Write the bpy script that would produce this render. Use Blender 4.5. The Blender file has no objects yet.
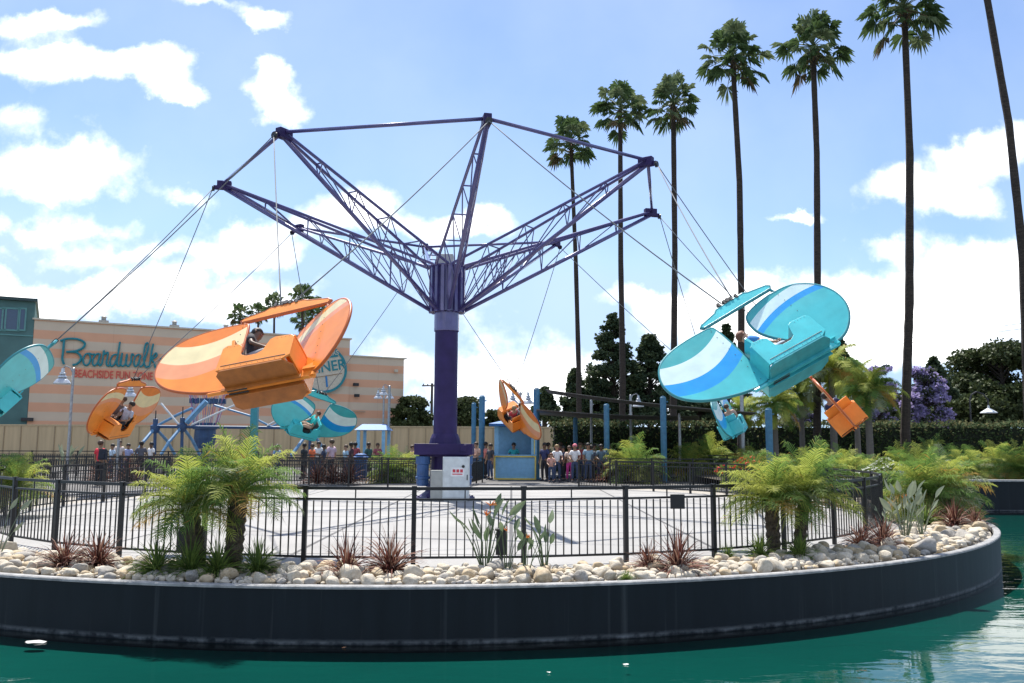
import bpy, math, random
from mathutils import Vector, Matrix, Quaternion
PI = math.pi
random.seed(7)
SC = bpy.context.scene
COL = SC.collection

# ------------------------------------------------------------------ camera
F, PIT, ROLL, CZ = 850.0, .12035, .00468, 1.68
cam_d = bpy.data.cameras.new('camera')
cam = bpy.data.objects.new('camera', cam_d); COL.objects.link(cam)
cam_d.sensor_width = 36; cam_d.lens = 36 * F / 1024
cam_d.clip_start = .1; cam_d.clip_end = 3000
cam.location = (0, 0, CZ)
cam.matrix_world = Matrix.Translation((0, 0, CZ)) @ Matrix.Rotation(PI/2 + PIT, 4, 'X') @ Matrix.Rotation(ROLL, 4, 'Z')
SC.camera = cam

# ------------------------------------------------------------------ light
SUNV = Vector((-.155, .456, .876)).normalized()
SUN_EL = math.asin(SUNV.z); SUN_AZ = math.atan2(SUNV.x, SUNV.y)
EXPOSURE = 0.86
sl = bpy.data.lights.new('sun', 'SUN'); sl.energy = 4.6; sl.angle = math.radians(.55); sl.color = (1, .955, .88)
so = bpy.data.objects.new('sun', sl); COL.objects.link(so)
so.rotation_euler = SUNV.to_track_quat('Z', 'Y').to_euler()
so.location = (0, 0, 60)
SC.view_settings.view_transform = 'Standard'; SC.view_settings.look = 'None'
SC.view_settings.gamma = 1; SC.view_settings.exposure = EXPOSURE

def ray(px, py):
    cr, sr = math.cos(ROLL), math.sin(ROLL)
    a = px - 512; b = 341.5 - py
    u = (a*cr + b*sr)/F; w = (-a*sr + b*cr)/F
    c, s = math.cos(PIT), math.sin(PIT)
    return Vector((u, c - w*s, s + w*c))
def at(px, py, Y):
    d = ray(px, py); t = Y/d.y
    return Vector((d.x*t, Y, CZ + d.z*t))
def ong(px, py, z=0):
    d = ray(px, py); t = (z-CZ)/d.z
    return Vector((d.x*t, d.y*t, z))

# world: Nishita sky with clouds laid out by direction
W = bpy.data.worlds.new('World'); SC.world = W; W.use_nodes = True
nt = W.node_tree; nt.nodes.clear()
def N(nt, t, **k):
    n = nt.nodes.new(t)
    for a, b in k.items(): setattr(n, a, b)
    return n
def M(nt, op, a, b=None, c=None, clamp=False):
    n = nt.nodes.new('ShaderNodeMath'); n.operation = op; n.use_clamp = clamp
    for i, v in enumerate((a, b, c)):
        if v is None: continue
        if isinstance(v, (int, float)): n.inputs[i].default_value = v
        else: nt.links.new(v, n.inputs[i])
    return n.outputs[0]
def build_world():
    L = nt.links.new
    out = N(nt, 'ShaderNodeOutputWorld'); bg = N(nt, 'ShaderNodeBackground'); L(bg.outputs[0], out.inputs[0])
    sky = N(nt, 'ShaderNodeTexSky'); sky.sky_type = 'NISHITA'; sky.sun_disc = False
    sky.sun_elevation = SUN_EL; sky.sun_rotation = SUN_AZ; sky.air_density = 1.0; sky.dust_density = .3; sky.ozone_density = 2
    bg.inputs[1].default_value = .1
    tc = N(nt, 'ShaderNodeTexCoord'); sp = N(nt, 'ShaderNodeSeparateXYZ'); L(tc.outputs['Generated'], sp.inputs[0])
    ay = M(nt, 'MAXIMUM', M(nt, 'ABSOLUTE', sp.outputs[1]), .12)
    u = M(nt, 'DIVIDE', sp.outputs[0], ay); v = M(nt, 'DIVIDE', sp.outputs[2], ay)
    cmb = N(nt, 'ShaderNodeCombineXYZ'); L(u, cmb.inputs[0]); L(v, cmb.inputs[1]); L(M(nt, 'MULTIPLY', M(nt,'SIGN',sp.outputs[1]), 3.0), cmb.inputs[2])
    # warp
    nw = N(nt, 'ShaderNodeTexNoise'); nw.inputs['Scale'].default_value = 7; nw.inputs['Detail'].default_value = 7; nw.inputs['Roughness'].default_value = .6
    L(cmb.outputs[0], nw.inputs['Vector'])
    wv = N(nt, 'ShaderNodeVectorMath', operation='SUBTRACT'); L(nw.outputs['Color'], wv.inputs[0]); wv.inputs[1].default_value = (.5, .5, .5)
    ws = N(nt, 'ShaderNodeVectorMath', operation='SCALE'); L(wv.outputs[0], ws.inputs[0]); ws.inputs['Scale'].default_value = .13
    wa = N(nt, 'ShaderNodeVectorMath', operation='ADD'); L(cmb.outputs[0], wa.inputs[0]); L(ws.outputs[0], wa.inputs[1])
    s2 = N(nt, 'ShaderNodeSeparateXYZ'); L(wa.outputs[0], s2.inputs[0]); U, V = s2.outputs[0], s2.outputs[1]
    # cloud masses: pixel of the heart of the cloud, half sizes, weight
    blobs = [(45,70,75,26,1.),(125,82,85,22,.95),(180,100,38,13,.95),(45,26,75,18,.95),(255,22,34,14,.95),(215,6,45,12,.7),
             (276,92,38,26,1.),(262,70,28,20,.9),(130,62,38,16,.7),(15,128,30,16,.6),(62,175,100,38,1.15),(50,235,120,16,.8),(185,205,28,16,.8),
             (250,238,62,30,1.),(355,215,62,32,1.05),(120,262,210,15,.75),(60,302,190,24,1.05),(220,298,150,20,.75),(470,232,60,20,1.),(560,250,60,24,.5),
             (700,310,95,30,1.05),(560,385,210,40,1.0),(800,285,140,20,.75),(860,325,160,34,1.1),(925,185,82,28,1.15),(790,216,30,8,.8),(885,243,34,14,.75),
             (985,140,60,24,1.05),(985,262,90,34,1.05),(950,350,130,26,.6),(400,350,150,30,.6),(480,310,80,30,.5),(640,296,60,14,.7),(960,300,150,40,.7)]
    acc = None
    for (px, py, sx, sy, w) in blobs:
        d = ray(px, py); cu, cv = d.x/d.y, d.z/d.y
        du = M(nt, 'MULTIPLY', M(nt, 'SUBTRACT', U, cu), F/sx); dv = M(nt, 'MULTIPLY', M(nt, 'SUBTRACT', V, cv), F/sy*.93)
        r2 = M(nt, 'MULTIPLY_ADD', du, du, M(nt, 'MULTIPLY', dv, dv))
        g = M(nt, 'MULTIPLY', M(nt, 'EXPONENT', M(nt, 'MULTIPLY', r2, -.9)), w)
        acc = g if acc is None else M(nt, 'MAXIMUM', M(nt,'MULTIPLY',M(nt,'ADD',acc,g),.75), M(nt, 'MAXIMUM', acc, g))
    front = M(nt, 'GREATER_THAN', sp.outputs[1], 0.0)
    nb = N(nt, 'ShaderNodeTexNoise'); nb.inputs['Scale'].default_value = 2.2; nb.inputs['Detail'].default_value = 4; L(cmb.outputs[0], nb.inputs['Vector'])
    back = M(nt, 'MULTIPLY', M(nt, 'SUBTRACT', nb.outputs[0], .38), 3.0)
    acc = M(nt, 'ADD', M(nt, 'MULTIPLY', acc, front), M(nt, 'MULTIPLY', back, M(nt, 'SUBTRACT', 1.0, front)))
    nd = N(nt, 'ShaderNodeTexNoise'); nd.inputs['Scale'].default_value = 13; nd.inputs['Detail'].default_value = 9; nd.inputs['Roughness'].default_value = .58
    L(cmb.outputs[0], nd.inputs['Vector'])
    dens = M(nt, 'ADD', acc, M(nt, 'MULTIPLY', M(nt, 'SUBTRACT', nd.outputs[0], .49), 1.25))
    mr = N(nt, 'ShaderNodeMapRange'); mr.interpolation_type = 'SMOOTHSTEP'; L(dens, mr.inputs[0])
    mr.inputs[1].default_value = .26; mr.inputs[2].default_value = 1.08
    # thin veil everywhere in patches
    nv = N(nt, 'ShaderNodeTexNoise'); nv.inputs['Scale'].default_value = 3; nv.inputs['Detail'].default_value = 6; L(cmb.outputs[0], nv.inputs['Vector'])
    veil = M(nt, 'MULTIPLY', M(nt, 'SUBTRACT', nv.outputs[0], .25, clamp=True), .5)
    cl = M(nt, 'MAXIMUM', mr.outputs[0], veil, clamp=True)
    shade = N(nt, 'ShaderNodeMix', data_type='RGBA'); L(M(nt, 'MULTIPLY', M(nt, 'SUBTRACT', dens, .45), 2.2, clamp=True), shade.inputs[0])
    shade.inputs[6].default_value = (6.4, 7.0, 8.0, 1); shade.inputs[7].default_value = (13, 13, 12.8, 1)
    tint = N(nt, 'ShaderNodeMix', data_type='RGBA'); tint.blend_type = 'MULTIPLY'; tint.inputs[0].default_value = 1
    cap = N(nt, 'ShaderNodeVectorMath', operation='MINIMUM'); L(sky.outputs[0], cap.inputs[0]); cap.inputs[1].default_value = (3.5, 4.9, 6.6)
    L(cap.outputs[0], tint.inputs[6]); tint.inputs[7].default_value = (.84, .89, 1.0, 1)
    mx = N(nt, 'ShaderNodeMix', data_type='RGBA'); L(cl, mx.inputs[0]); L(tint.outputs[2], mx.inputs[6]); L(shade.outputs[2], mx.inputs[7])
    L(mx.outputs[2], bg.inputs[0])
build_world()

# ------------------------------------------------------------------ materials
MATS = {}
def mat(name, col, rough=.6, metal=0., var=.12, vscale=6., bump=0., bscale=30., col2=None, spec=.5, transl=0., coat=0., stretch=None, detail=5):
    if name in MATS: return MATS[name]
    m = bpy.data.materials.new(name); m.use_nodes = True; t = m.node_tree; t.nodes.clear(); L = t.links.new
    out = N(t, 'ShaderNodeOutputMaterial'); p = N(t, 'ShaderNodeBsdfPrincipled')
    p.inputs['Roughness'].default_value = rough; p.inputs['Metallic'].default_value = metal
    p.inputs['Specular IOR Level'].default_value = spec; p.inputs['Coat Weight'].default_value = coat
    tc = N(t, 'ShaderNodeTexCoord'); vec = tc.outputs['Object']
    if stretch:
        mp = N(t, 'ShaderNodeMapping'); mp.inputs['Scale'].default_value = stretch; L(vec, mp.inputs[0]); vec = mp.outputs[0]
    ns = N(t, 'ShaderNodeTexNoise'); ns.inputs['Scale'].default_value = vscale; ns.inputs['Detail'].default_value = detail; L(vec, ns.inputs[0])
    mr = N(t, 'ShaderNodeMapRange'); L(ns.outputs[0], mr.inputs[0]); mr.inputs[1].default_value = .3; mr.inputs[2].default_value = .7
    mx = N(t, 'ShaderNodeMix', data_type='RGBA'); L(mr.outputs[0], mx.inputs[0])
    c2 = col2 or tuple(min(1, c*(1+var)) for c in col); c1 = col if col2 else tuple(c*(1-var) for c in col)
    mx.inputs[6].default_value = (*c1, 1); mx.inputs[7].default_value = (*c2, 1)
    L(mx.outputs[2], p.inputs['Base Color'])
    if bump:
        nb = N(t, 'ShaderNodeTexNoise'); nb.inputs['Scale'].default_value = bscale; nb.inputs['Detail'].default_value = 6; L(vec, nb.inputs[0])
        bp = N(t, 'ShaderNodeBump'); bp.inputs['Strength'].default_value = bump; bp.inputs['Distance'].default_value = .03; L(nb.outputs[0], bp.inputs['Height'])
        L(bp.outputs[0], p.inputs['Normal'])
    if transl:
        tr = N(t, 'ShaderNodeBsdfTranslucent'); L(mx.outputs[2], tr.inputs[0])
        ms = N(t, 'ShaderNodeMixShader'); ms.inputs[0].default_value = transl
        L(p.outputs[0], ms.inputs[1]); L(tr.outputs[0], ms.inputs[2]); L(ms.outputs[0], out.inputs[0])
    else: L(p.outputs[0], out.inputs[0])
    MATS[name] = m; return m

# ------------------------------------------------------------------ mesh helpers
class MB:
    def __init__(s): s.v = []; s.f = []; s.m = []
    def add(s, vs, fs, mi=0):
        o = len(s.v); s.v += [tuple(p) for p in vs]; s.f += [tuple(i+o for i in f) for f in fs]; s.m += [mi]*len(fs)
    def box(s, c, d, R=None, mi=0, top=1.0):
        hx, hy, hz = d[0]/2, d[1]/2, d[2]/2
        vs = [Vector((x*hx*(top if z > 0 else 1), y*hy*(top if z > 0 else 1), z*hz)) for z in (-1, 1) for y in (-1, 1) for x in (-1, 1)]
        if R is not None: vs = [R @ q for q in vs]
        c = Vector(c); s.add([q+c for q in vs], [(0,2,3,1), (4,5,7,6), (0,1,5,4), (2,6,7,3), (0,4,6,2), (1,3,7,5)], mi)
    def tube(s, pts, r, n=8, mi=0, cap=True):
        pts = [Vector(p) for p in pts]
        if not isinstance(r, (list, tuple)): r = [r]*len(pts)
        rings = []; d0 = (pts[1]-pts[0]).normalized()
        up = Vector((0, 0, 1)) if abs(d0.z) < .9 else Vector((1, 0, 0))
        a = d0.cross(up).normalized()
        for i, p in enumerate(pts):
            d = (pts[min(i+1, len(pts)-1)] - pts[max(i-1, 0)])
            if d.length < 1e-9: d = d0
            d.normalize(); a = (a - d*a.dot(d)); 
            if a.length < 1e-6: a = d.orthogonal()
            a.normalize(); b = d.cross(a)
            rings.append([p + (a*math.cos(2*PI*k/n) + b*math.sin(2*PI*k/n))*r[i] for k in range(n)])
        vs = [q for R_ in rings for q in R_]; fs = []
        for i in range(len(pts)-1):
            for k in range(n):
                k2 = (k+1) % n; fs.append((i*n+k, i*n+k2, (i+1)*n+k2, (i+1)*n+k))
        if cap: fs.append(tuple(range(n))[::-1]); fs.append(tuple((len(pts)-1)*n+k for k in range(n)))
        s.add(vs, fs, mi)
    def lathe(s, prof, c=(0, 0, 0), n=16, mi=0, R=None):
        c = Vector(c); vs = []; fs = []
        for (r, z) in prof:
            for k in range(n):
                q = Vector((r*math.cos(2*PI*k/n), r*math.sin(2*PI*k/n), z))
                if R is not None: q = R @ q
                vs.append(q+c)
        for i in range(len(prof)-1):
            for k in range(n):
                k2 = (k+1) % n; fs.append((i*n+k, i*n+k2, (i+1)*n+k2, (i+1)*n+k))
        s.add(vs, fs, mi)
    def prism(s, poly, t, plane='xz', off=0, mi=0):
        # poly outline in a plane, thickness t centred on off
        n = len(poly); vs = []
        for sg in (-.5, .5):
            for (a, b) in poly:
                w = off+sg*t
                vs.append({'xz': (a, w, b), 'xy': (a, b, w), 'yz': (w, a, b)}[plane])
        fs = [tuple(range(n)), tuple(range(2*n-1, n-1, -1))] + [(i, n+i, n+(i+1) % n, (i+1) % n) for i in range(n)]
        s.add(vs, fs, mi)
    def tri(s, a, b, c, mi=0): s.add([a, b, c], [(0, 1, 2)], mi)
    def quad(s, a, b, c, d, mi=0): s.add([a, b, c, d], [(0, 1, 2, 3)], mi)
    def mesh(s, name, mats, smooth=False):
        me = bpy.data.meshes.new(name); me.from_pydata(s.v, [], s.f); 
        for m in (mats if isinstance(mats, (list, tuple)) else [mats]): me.materials.append(m)
        me.polygons.foreach_set('material_index', s.m)
        if smooth: me.polygons.foreach_set('use_smooth', [True]*len(s.f))
        me.update(); return me
    def build(s, name, mats, parent=None, smooth=False, loc=None):
        o = bpy.data.objects.new(name, s.mesh(name, mats, smooth)); COL.objects.link(o)
        if parent: o.parent = parent
        if loc: o.location = loc
        return o
def tag(o, label=None, cat=None, group=None, kind=None):
    if label: o['label'] = label
    if cat: o['category'] = cat
    if group: o['group'] = group
    if kind: o['kind'] = kind
    return o
def empty(name, loc=(0, 0, 0), label=None, cat=None, group=None, rz=0):
    o = bpy.data.objects.new(name, None); COL.objects.link(o); o.location = loc; o.rotation_euler = (0, 0, rz)
    o.empty_display_size = .2; return tag(o, label, cat, group)
def copy_tree(o, parent=None):
    c = o.copy(); COL.objects.link(c); c.parent = parent
    for ch in list(o.children): copy_tree(ch, c)
    return c
def bevel(o, w=.01, seg=2):
    b = o.modifiers.new('bevel', 'BEVEL'); b.width = w; b.segments = seg; b.limit_method = 'ANGLE'; return o
def text_mesh(name, body, size, m, ext=.02, align='CENTER', squeeze=1.0):
    cu = bpy.data.curves.new(name, 'FONT'); cu.body = body; cu.size = size; cu.extrude = ext; cu.align_x = align; cu.align_y = 'CENTER'; cu.offset = size*.012
    to = bpy.data.objects.new(name, cu); COL.objects.link(to)
    dg = bpy.context.evaluated_depsgraph_get(); me = bpy.data.meshes.new_from_object(to.evaluated_get(dg))
    bpy.data.objects.remove(to); me.name = name; me.materials.clear(); me.materials.append(m)
    for v in me.vertices: v.co.x *= squeeze
    return me

# ------------------------------------------------------------------ setting
IC = Vector((-1.9, 23.1, 0)); IR = 13.0      # island in the pond
FC = Vector((-1.6, 22.2, 0))                 # fence ring
WZ = -.62
def island_pt(a, r=IR, z=0): return Vector((IC.x + r*math.sin(a), IC.y - r*math.cos(a), z))
def fence_pt(a, z=0, off=0):
    ry = 10.2 if math.cos(a) > 0 else 12.3
    return Vector((FC.x + (10.25+off)*math.sin(a), FC.y - (ry+off)*math.cos(a), z))

def concrete_deck():
    m = bpy.data.materials.new('deck concrete'); m.use_nodes = True; t = m.node_tree; L = t.links.new
    p = t.nodes['Principled BSDF']; p.inputs['Roughness'].default_value = .8
    tc = N(t, 'ShaderNodeTexCoord')
    n1 = N(t, 'ShaderNodeTexNoise'); n1.inputs['Scale'].default_value = .5; n1.inputs['Detail'].default_value = 8; L(tc.outputs['Object'], n1.inputs[0])
    n2 = N(t, 'ShaderNodeTexNoise'); n2.inputs['Scale'].default_value = 25; n2.inputs['Detail'].default_value = 4; L(tc.outputs['Object'], n2.inputs[0])
    a = M(t, 'MULTIPLY_ADD', n1.outputs[0], .7, M(t, 'MULTIPLY', n2.outputs[0], .3))
    mx = N(t, 'ShaderNodeMix', data_type='RGBA'); L(a, mx.inputs[0]); mx.inputs[6].default_value = (.16, .155, .148, 1); mx.inputs[7].default_value = (.41, .40, .385, 1)
    br = N(t, 'ShaderNodeTexBrick'); L(tc.outputs['Object'], br.inputs[0]); br.inputs['Scale'].default_value = .3; br.inputs['Mortar Size'].default_value = .011
    br.inputs['Brick Width'].default_value = 1; br.inputs['Row Height'].default_value = 1; br.offset = 0
    br.inputs[1].default_value = (1,1,1,1); br.inputs[2].default_value = (.94,.94,.94,1); br.inputs[3].default_value = (.25,.25,.26,1)
    m2 = N(t, 'ShaderNodeMix', data_type='RGBA'); m2.blend_type = 'MULTIPLY'; m2.inputs[0].default_value = 1
    L(mx.outputs[2], m2.inputs[6]); L(br.outputs[0], m2.inputs[7]); L(m2.outputs[2], p.inputs['Base Color'])
    return m
M_deck = concrete_deck()
M_ground = mat('shade darkened paving', (.11, .105, .10), .9, var=.3, vscale=.6, bump=.2)  # darkened to stand in for shade and planting behind the deck
def wall_mat():
    m = bpy.data.materials.new('painted pond wall'); m.use_nodes = True; t = m.node_tree; L = t.links.new
    p = t.nodes['Principled BSDF']; p.inputs['Roughness'].default_value = .5; p.inputs['Specular IOR Level'].default_value = .22
    tc = N(t, 'ShaderNodeTexCoord'); sp = N(t, 'ShaderNodeSeparateXYZ'); L(tc.outputs['Object'], sp.inputs[0])
    mp = N(t, 'ShaderNodeMapping'); mp.inputs['Scale'].default_value = (5, 5, .6); L(tc.outputs['Object'], mp.inputs[0])
    n1 = N(t, 'ShaderNodeTexNoise'); n1.inputs['Scale'].default_value = 1; n1.inputs['Detail'].default_value = 7; L(mp.outputs[0], n1.inputs[0])
    n2 = N(t, 'ShaderNodeTexNoise'); n2.inputs['Scale'].default_value = 9; n2.inputs['Detail'].default_value = 5; L(tc.outputs['Object'], n2.inputs[0])
    mx = N(t, 'ShaderNodeMix', data_type='RGBA'); L(n1.outputs[0], mx.inputs[0]); mx.inputs[6].default_value = (.0025, .005, .008, 1); mx.inputs[7].default_value = (.009, .015, .021, 1)
    # mineral line a hand above the water
    zz = M(t, 'ADD', sp.outputs[2], M(t, 'MULTIPLY', M(t, 'SUBTRACT', n2.outputs[0], .5), .06))
    band = M(t, 'SUBTRACT', 1.0, M(t, 'MULTIPLY', M(t, 'ABSOLUTE', M(t, 'ADD', zz, .585)), 26), clamp=True)
    k = M(t, 'MULTIPLY', band, M(t, 'MULTIPLY', M(t, 'SUBTRACT', n2.outputs[0], .30, clamp=True), 1.6), clamp=True)
    mp3 = N(t, 'ShaderNodeMapping'); mp3.inputs['Scale'].default_value = (9, 9, .25); L(tc.outputs['Object'], mp3.inputs[0])
    n3 = N(t, 'ShaderNodeTexNoise'); n3.inputs['Scale'].default_value = 1; n3.inputs['Detail'].default_value = 5; L(mp3.outputs[0], n3.inputs[0])
    k = M(t, 'ADD', k, M(t, 'MULTIPLY', M(t, 'SUBTRACT', n3.outputs[0], .60, clamp=True), .8), clamp=True)
    m2 = N(t, 'ShaderNodeMix', data_type='RGBA'); L(k, m2.inputs[0]); L(mx.outputs[2], m2.inputs[6]); m2.inputs[7].default_value = (.20, .22, .23, 1)
    L(m2.outputs[2], p.inputs['Base Color'])
    bp = N(t, 'ShaderNodeBump'); bp.inputs['Strength'].default_value = .35; bp.inputs['Distance'].default_value = .01; L(n1.outputs[0], bp.inputs['Height']); L(bp.outputs[0], p.inputs['Normal'])
    return m
M_wall = wall_mat()
M_rim = mat('rim concrete', (.17, .17, .17), .75, col2=(.36, .355, .35), vscale=9, bump=.3, bscale=60)
M_bed = mat('planter gravel', (.26, .235, .20), .95, col2=(.48, .44, .38), vscale=22, bump=.9, bscale=50, detail=9)

def setting():
    # main park ground: one sheet to the horizon behind, shoreline in front
    b = MB(); E_ = 1500
    gl, gr = 27.0, 31.0
    y0, y1 = gl, gr
    b.quad((-E_, y0, -.012), (-12.0, y0, -.012), (-12.0, E_, -.012), (-E_, E_, -.012))
    b.quad((-12.0, 34, -.012), (8.2, 34, -.012), (8.2, E_, -.012), (-12.0, E_, -.012))
    b.quad((8.2, y1, -.012), (E_, y1, -.012), (E_, E_, -.012), (8.2, E_, -.012))
    tag(b.build('ground', M_ground), kind='structure')
    # island slab
    b = MB(); n = 128; c = b
    vs = [island_pt(2*PI*i/n, IR-.14, -.03) for i in range(n)]
    b.add([tuple(IC+Vector((0, 0, -.03)))]+vs, [(0, 1+(i), 1+(i+1) % n) for i in range(n)])
    tag(b.build('planter_bed', M_bed), kind='structure')
    b = MB(); vs = [fence_pt(2*PI*i/n, .0, .34) for i in range(n)]; lo = [fence_pt(2*PI*i/n, -.05, .34) for i in range(n)]
    b.add([tuple(FC)]+vs, [(0, 1+i, 1+(i+1) % n) for i in range(n)])
    b.add(vs+lo, [(i, n+i, n+(i+1) % n, (i+1) % n) for i in range(n)])
    tag(b.build('ride_deck', M_deck), kind='structure')
    # curved pond wall with rim
    b = MB(); n = 256
    prof = [(IR-.10, -.05), (IR-.10, .035), (IR-.09, .045), (IR+.005, .045), (IR+.02, .033), (IR+.02, .008)]
    vs = []; 
    for i in range(n):
        for (r, z) in prof: vs.append(island_pt(2*PI*i/n, r, z))
    k = len(prof)
    b.add(vs, [(i*k+j, ((i+1) % n)*k+j, ((i+1) % n)*k+j+1, i*k+j+1) for i in range(n) for j in range(k-1)])
    w = empty('pond_wall', (0, 0, 0), 'dark navy curved retaining wall with pale rim round the island planter', 'wall')
    b.build('rim', M_rim, w, smooth=False)
    b = MB(); prof = [(IR+.004, .010), (IR+.004, WZ-.9)]; vs = []; k = 2
    for i in range(n):
        for (r, z) in prof: vs.append(island_pt(2*PI*i/n, r, z))
    b.add(vs, [(i*k+j, ((i+1) % n)*k+j, ((i+1) % n)*k+j+1, i*k+j+1) for i in range(n) for j in range(k-1)])
    b.build('wall_face', M_wall, w, smooth=True)
    # far bank wall
    w = empty('bank_wall', (0, 0, 0), 'straight dark navy pond wall under the far planting at right', 'wall')
    b = MB(); b.box((8.2+60, 31.0, -.62), (120, .3, 2.1)); b.build('wall_face', M_wall, w)
    b = MB(); b.box((8.2+60, 31.0, .462), (120, .4, .06)); b.build('rim', M_rim, w)
    b = MB(); b.box((-12-60, 27.15, -.77), (120, .3, 1.5)); tag(b.build('bank_wall', M_wall), 'dark pond wall left of the island at the water', 'wall')
    # near quay where the photographer stands
    b = MB(); b.box((0, -28, -.8), (300, 60, 1.6)); tag(b.build('near_quay', M_ground), kind='structure')
    # pond floor and water
    b = MB(); b.quad((-300, -5, WZ-.085), (300, -5, WZ-.085), (300, 60, WZ-.085), (-300, 60, WZ-.085)); tag(b.build('pond_bottom', mat('pond bottom', (.0, .082, .064), .9, col2=(.0, .118, .09), vscale=.35)), kind='structure')
    m = bpy.data.materials.new('pond water'); m.use_nodes = True; t = m.node_tree; L = t.links.new; p = t.nodes['Principled BSDF']
    t.nodes.remove(p); gl = N(t, 'ShaderNodeBsdfGlossy'); gl.inputs['Roughness'].default_value = .012; trn = N(t, 'ShaderNodeBsdfTransparent'); trn.inputs[0].default_value = (.22, .66, .66, 1)
    fr = N(t, 'ShaderNodeFresnel'); fr.inputs['IOR'].default_value = 1.55; mxs = N(t, 'ShaderNodeMixShader'); L(fr.outputs[0], mxs.inputs[0]); L(trn.outputs[0], mxs.inputs[1]); L(gl.outputs[0], mxs.inputs[2])
    L(mxs.outputs[0], t.nodes['Material Output'].inputs[0])
    tc = N(t, 'ShaderNodeTexCoord'); mp = N(t, 'ShaderNodeMapping'); mp.inputs['Scale'].default_value = (.7, 1.8, 1); L(tc.outputs['Object'], mp.inputs[0])
    n1 = N(t, 'ShaderNodeTexNoise'); n1.inputs['Scale'].default_value = 1.3; n1.inputs['Detail'].default_value = 4; n1.inputs['Distortion'].default_value = .6; L(mp.outputs[0], n1.inputs[0])
    bp = N(t, 'ShaderNodeBump'); bp.inputs['Strength'].default_value = .07; bp.inputs['Distance'].default_value = .12; L(n1.outputs[0], bp.inputs['Height']); L(bp.outputs[0], gl.inputs['Normal']); L(bp.outputs[0], fr.inputs['Normal'])
    b = MB(); b.quad((-300, 1.9, WZ), (300, 1.9, WZ), (300, 45, WZ), (-300, 45, WZ)); tag(b.build('water', m), kind='structure')
    b = MB()  # soil of the planting strip behind the far bank wall
    b.quad((8.3, 31.15, .3), (140, 31.15, .3), (140, 46, .3), (8.3, 46, .3)); tag(b.build('planting_soil', mat('soil', (.05, .04, .025), .95, var=.3)), kind='structure')
setting()

# ------------------------------------------------------------------ fences
M_iron = mat('black painted iron', (.008, .008, .009), .42, var=.3, vscale=12)
def fence_run(name, pts, label, h=1.08, pick=.115, mid=True, postw=.06, gap=()):
    pw = .016 if name == 'ring_fence' else .026
    root = empty(name, (0, 0, 0), label, 'fence')
    for i in range(len(pts)-1):
        a, b_ = pts[i], pts[i+1]; d = (b_-a); ln = d.length; d.normalize(); ang = math.atan2(d.y, d.x); R = Matrix.Rotation(ang, 3, 'Z')
        if i not in gap:
            p = MB(); n = max(1, round(ln/pick))
            for k in range(1, n):
                q = a+d*(ln*k/n); long_ = (k == n//2)
                p.box(q+Vector((0, 0, (h-.19+.135)/2)), (pw, pw, h-.19-.135), R)
                if long_: p.box(q+Vector((0, 0, h-.0975)), (.016, .016, .11), R)
            p.build('picket_panel', M_iron, root)
        if i not in gap or (i-1) not in gap:
            q = MB(); q.box(a+Vector((0, 0, h/2-.02)), (postw, postw, h+.04), R); q.box(a+Vector((0, 0, h+.008)), (postw+.014, postw+.014, .016), R); q.build('post', M_iron, root)
    runs = []; cur = [pts[0]]
    for i in range(len(pts)-1):
        if i in gap:
            if len(cur) > 1: runs.append(cur)
            cur = [pts[i+1]]
        else: cur.append(pts[i+1])
    if len(cur) > 1: runs.append(cur)
    for run in runs:
        for z, th in ((h-.02, .045), (h-.17, .03), (.12, .03)):
            b = MB(); vs = []
            for i, p in enumerate(run):
                d = (run[min(i+1, len(run)-1)]-run[max(i-1, 0)]).normalized(); s_ = Vector((d.y, -d.x, 0))*.017
                vs += [p+s_+Vector((0, 0, z-th/2)), p-s_+Vector((0, 0, z-th/2)), p-s_+Vector((0, 0, z+th/2)), p+s_+Vector((0, 0, z+th/2))]
            n = len(run); fs = [(i*4+j, i*4+(j+1) % 4, (i+1)*4+(j+1) % 4, (i+1)*4+j) for i in range(n-1) for j in range(4)]+[(0, 1, 2, 3), tuple(4*(n-1)+j for j in (3, 2, 1, 0))]
            b.add(vs, fs); b.build('rail', M_iron, root)
    q = MB(); q.box(pts[-1]+Vector((0, 0, h/2-.02)), (postw, postw, h+.04)); q.build('post', M_iron, root)
    return root
def ring_fence():
    # posts about 1.5 m apart, gap at the kiosk behind the ride
    n = 42; pts = [fence_pt(2*PI*(i+.163)/n) for i in range(n+1)]
    gap = [i for i in range(n) if -1.9 < (pts[i].x+pts[i+1].x)/2 < 2.1 and pts[i].y > 30]
    fence_run('ring_fence', pts, 'black iron picket fence running round the white ride deck', gap=gap)
    P = lambda x, y: Vector((x, y, 0))
    def line(a, b, n): return [a.lerp(b, i/n) for i in range(n+1)]
    fence_run('queue_fence', line(P(-27, 38), P(-11.5, 38), 8), 'black picket queue fence behind the deck at left', h=1.1)
    fence_run('queue_fence', line(P(-31, 43), P(-13, 44), 8), 'farthest black queue fence at left by the tan wall', h=1.25)
    fence_run('queue_fence', line(P(4.2, 36.6), P(15, 37.5), 6), 'black picket queue fence in front of the young palms behind the ride', h=1.1)
    fence_run('queue_fence', line(P(-12, 36.2), P(-2.2, 36.2), 6), 'black queue fence in front of the visitors left of the tower', h=1.1, pick=.10)
    fence_run('queue_fence', line(P(-12, 40.2), P(-3, 40.2), 6), 'rear queue fence between the visitors left of the tower', h=1.15)
    fence_run('queue_fence', line(P(-24, 34.6), P(-14, 35.2), 6), 'nearest queue fence behind the person in red', h=1.1, pick=.10)
    fence_run('queue_fence', line(P(3, 41.5), P(18, 42), 8), 'rear queue fence before the hedge at right', h=1.2)
    fence_run('queue_fence', line(P(-1.9, 33.8), P(-1.3, 38.5), 3), 'short black fence leading from the deck to the blue kiosk', h=1.1)
ring_fence()
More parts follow.
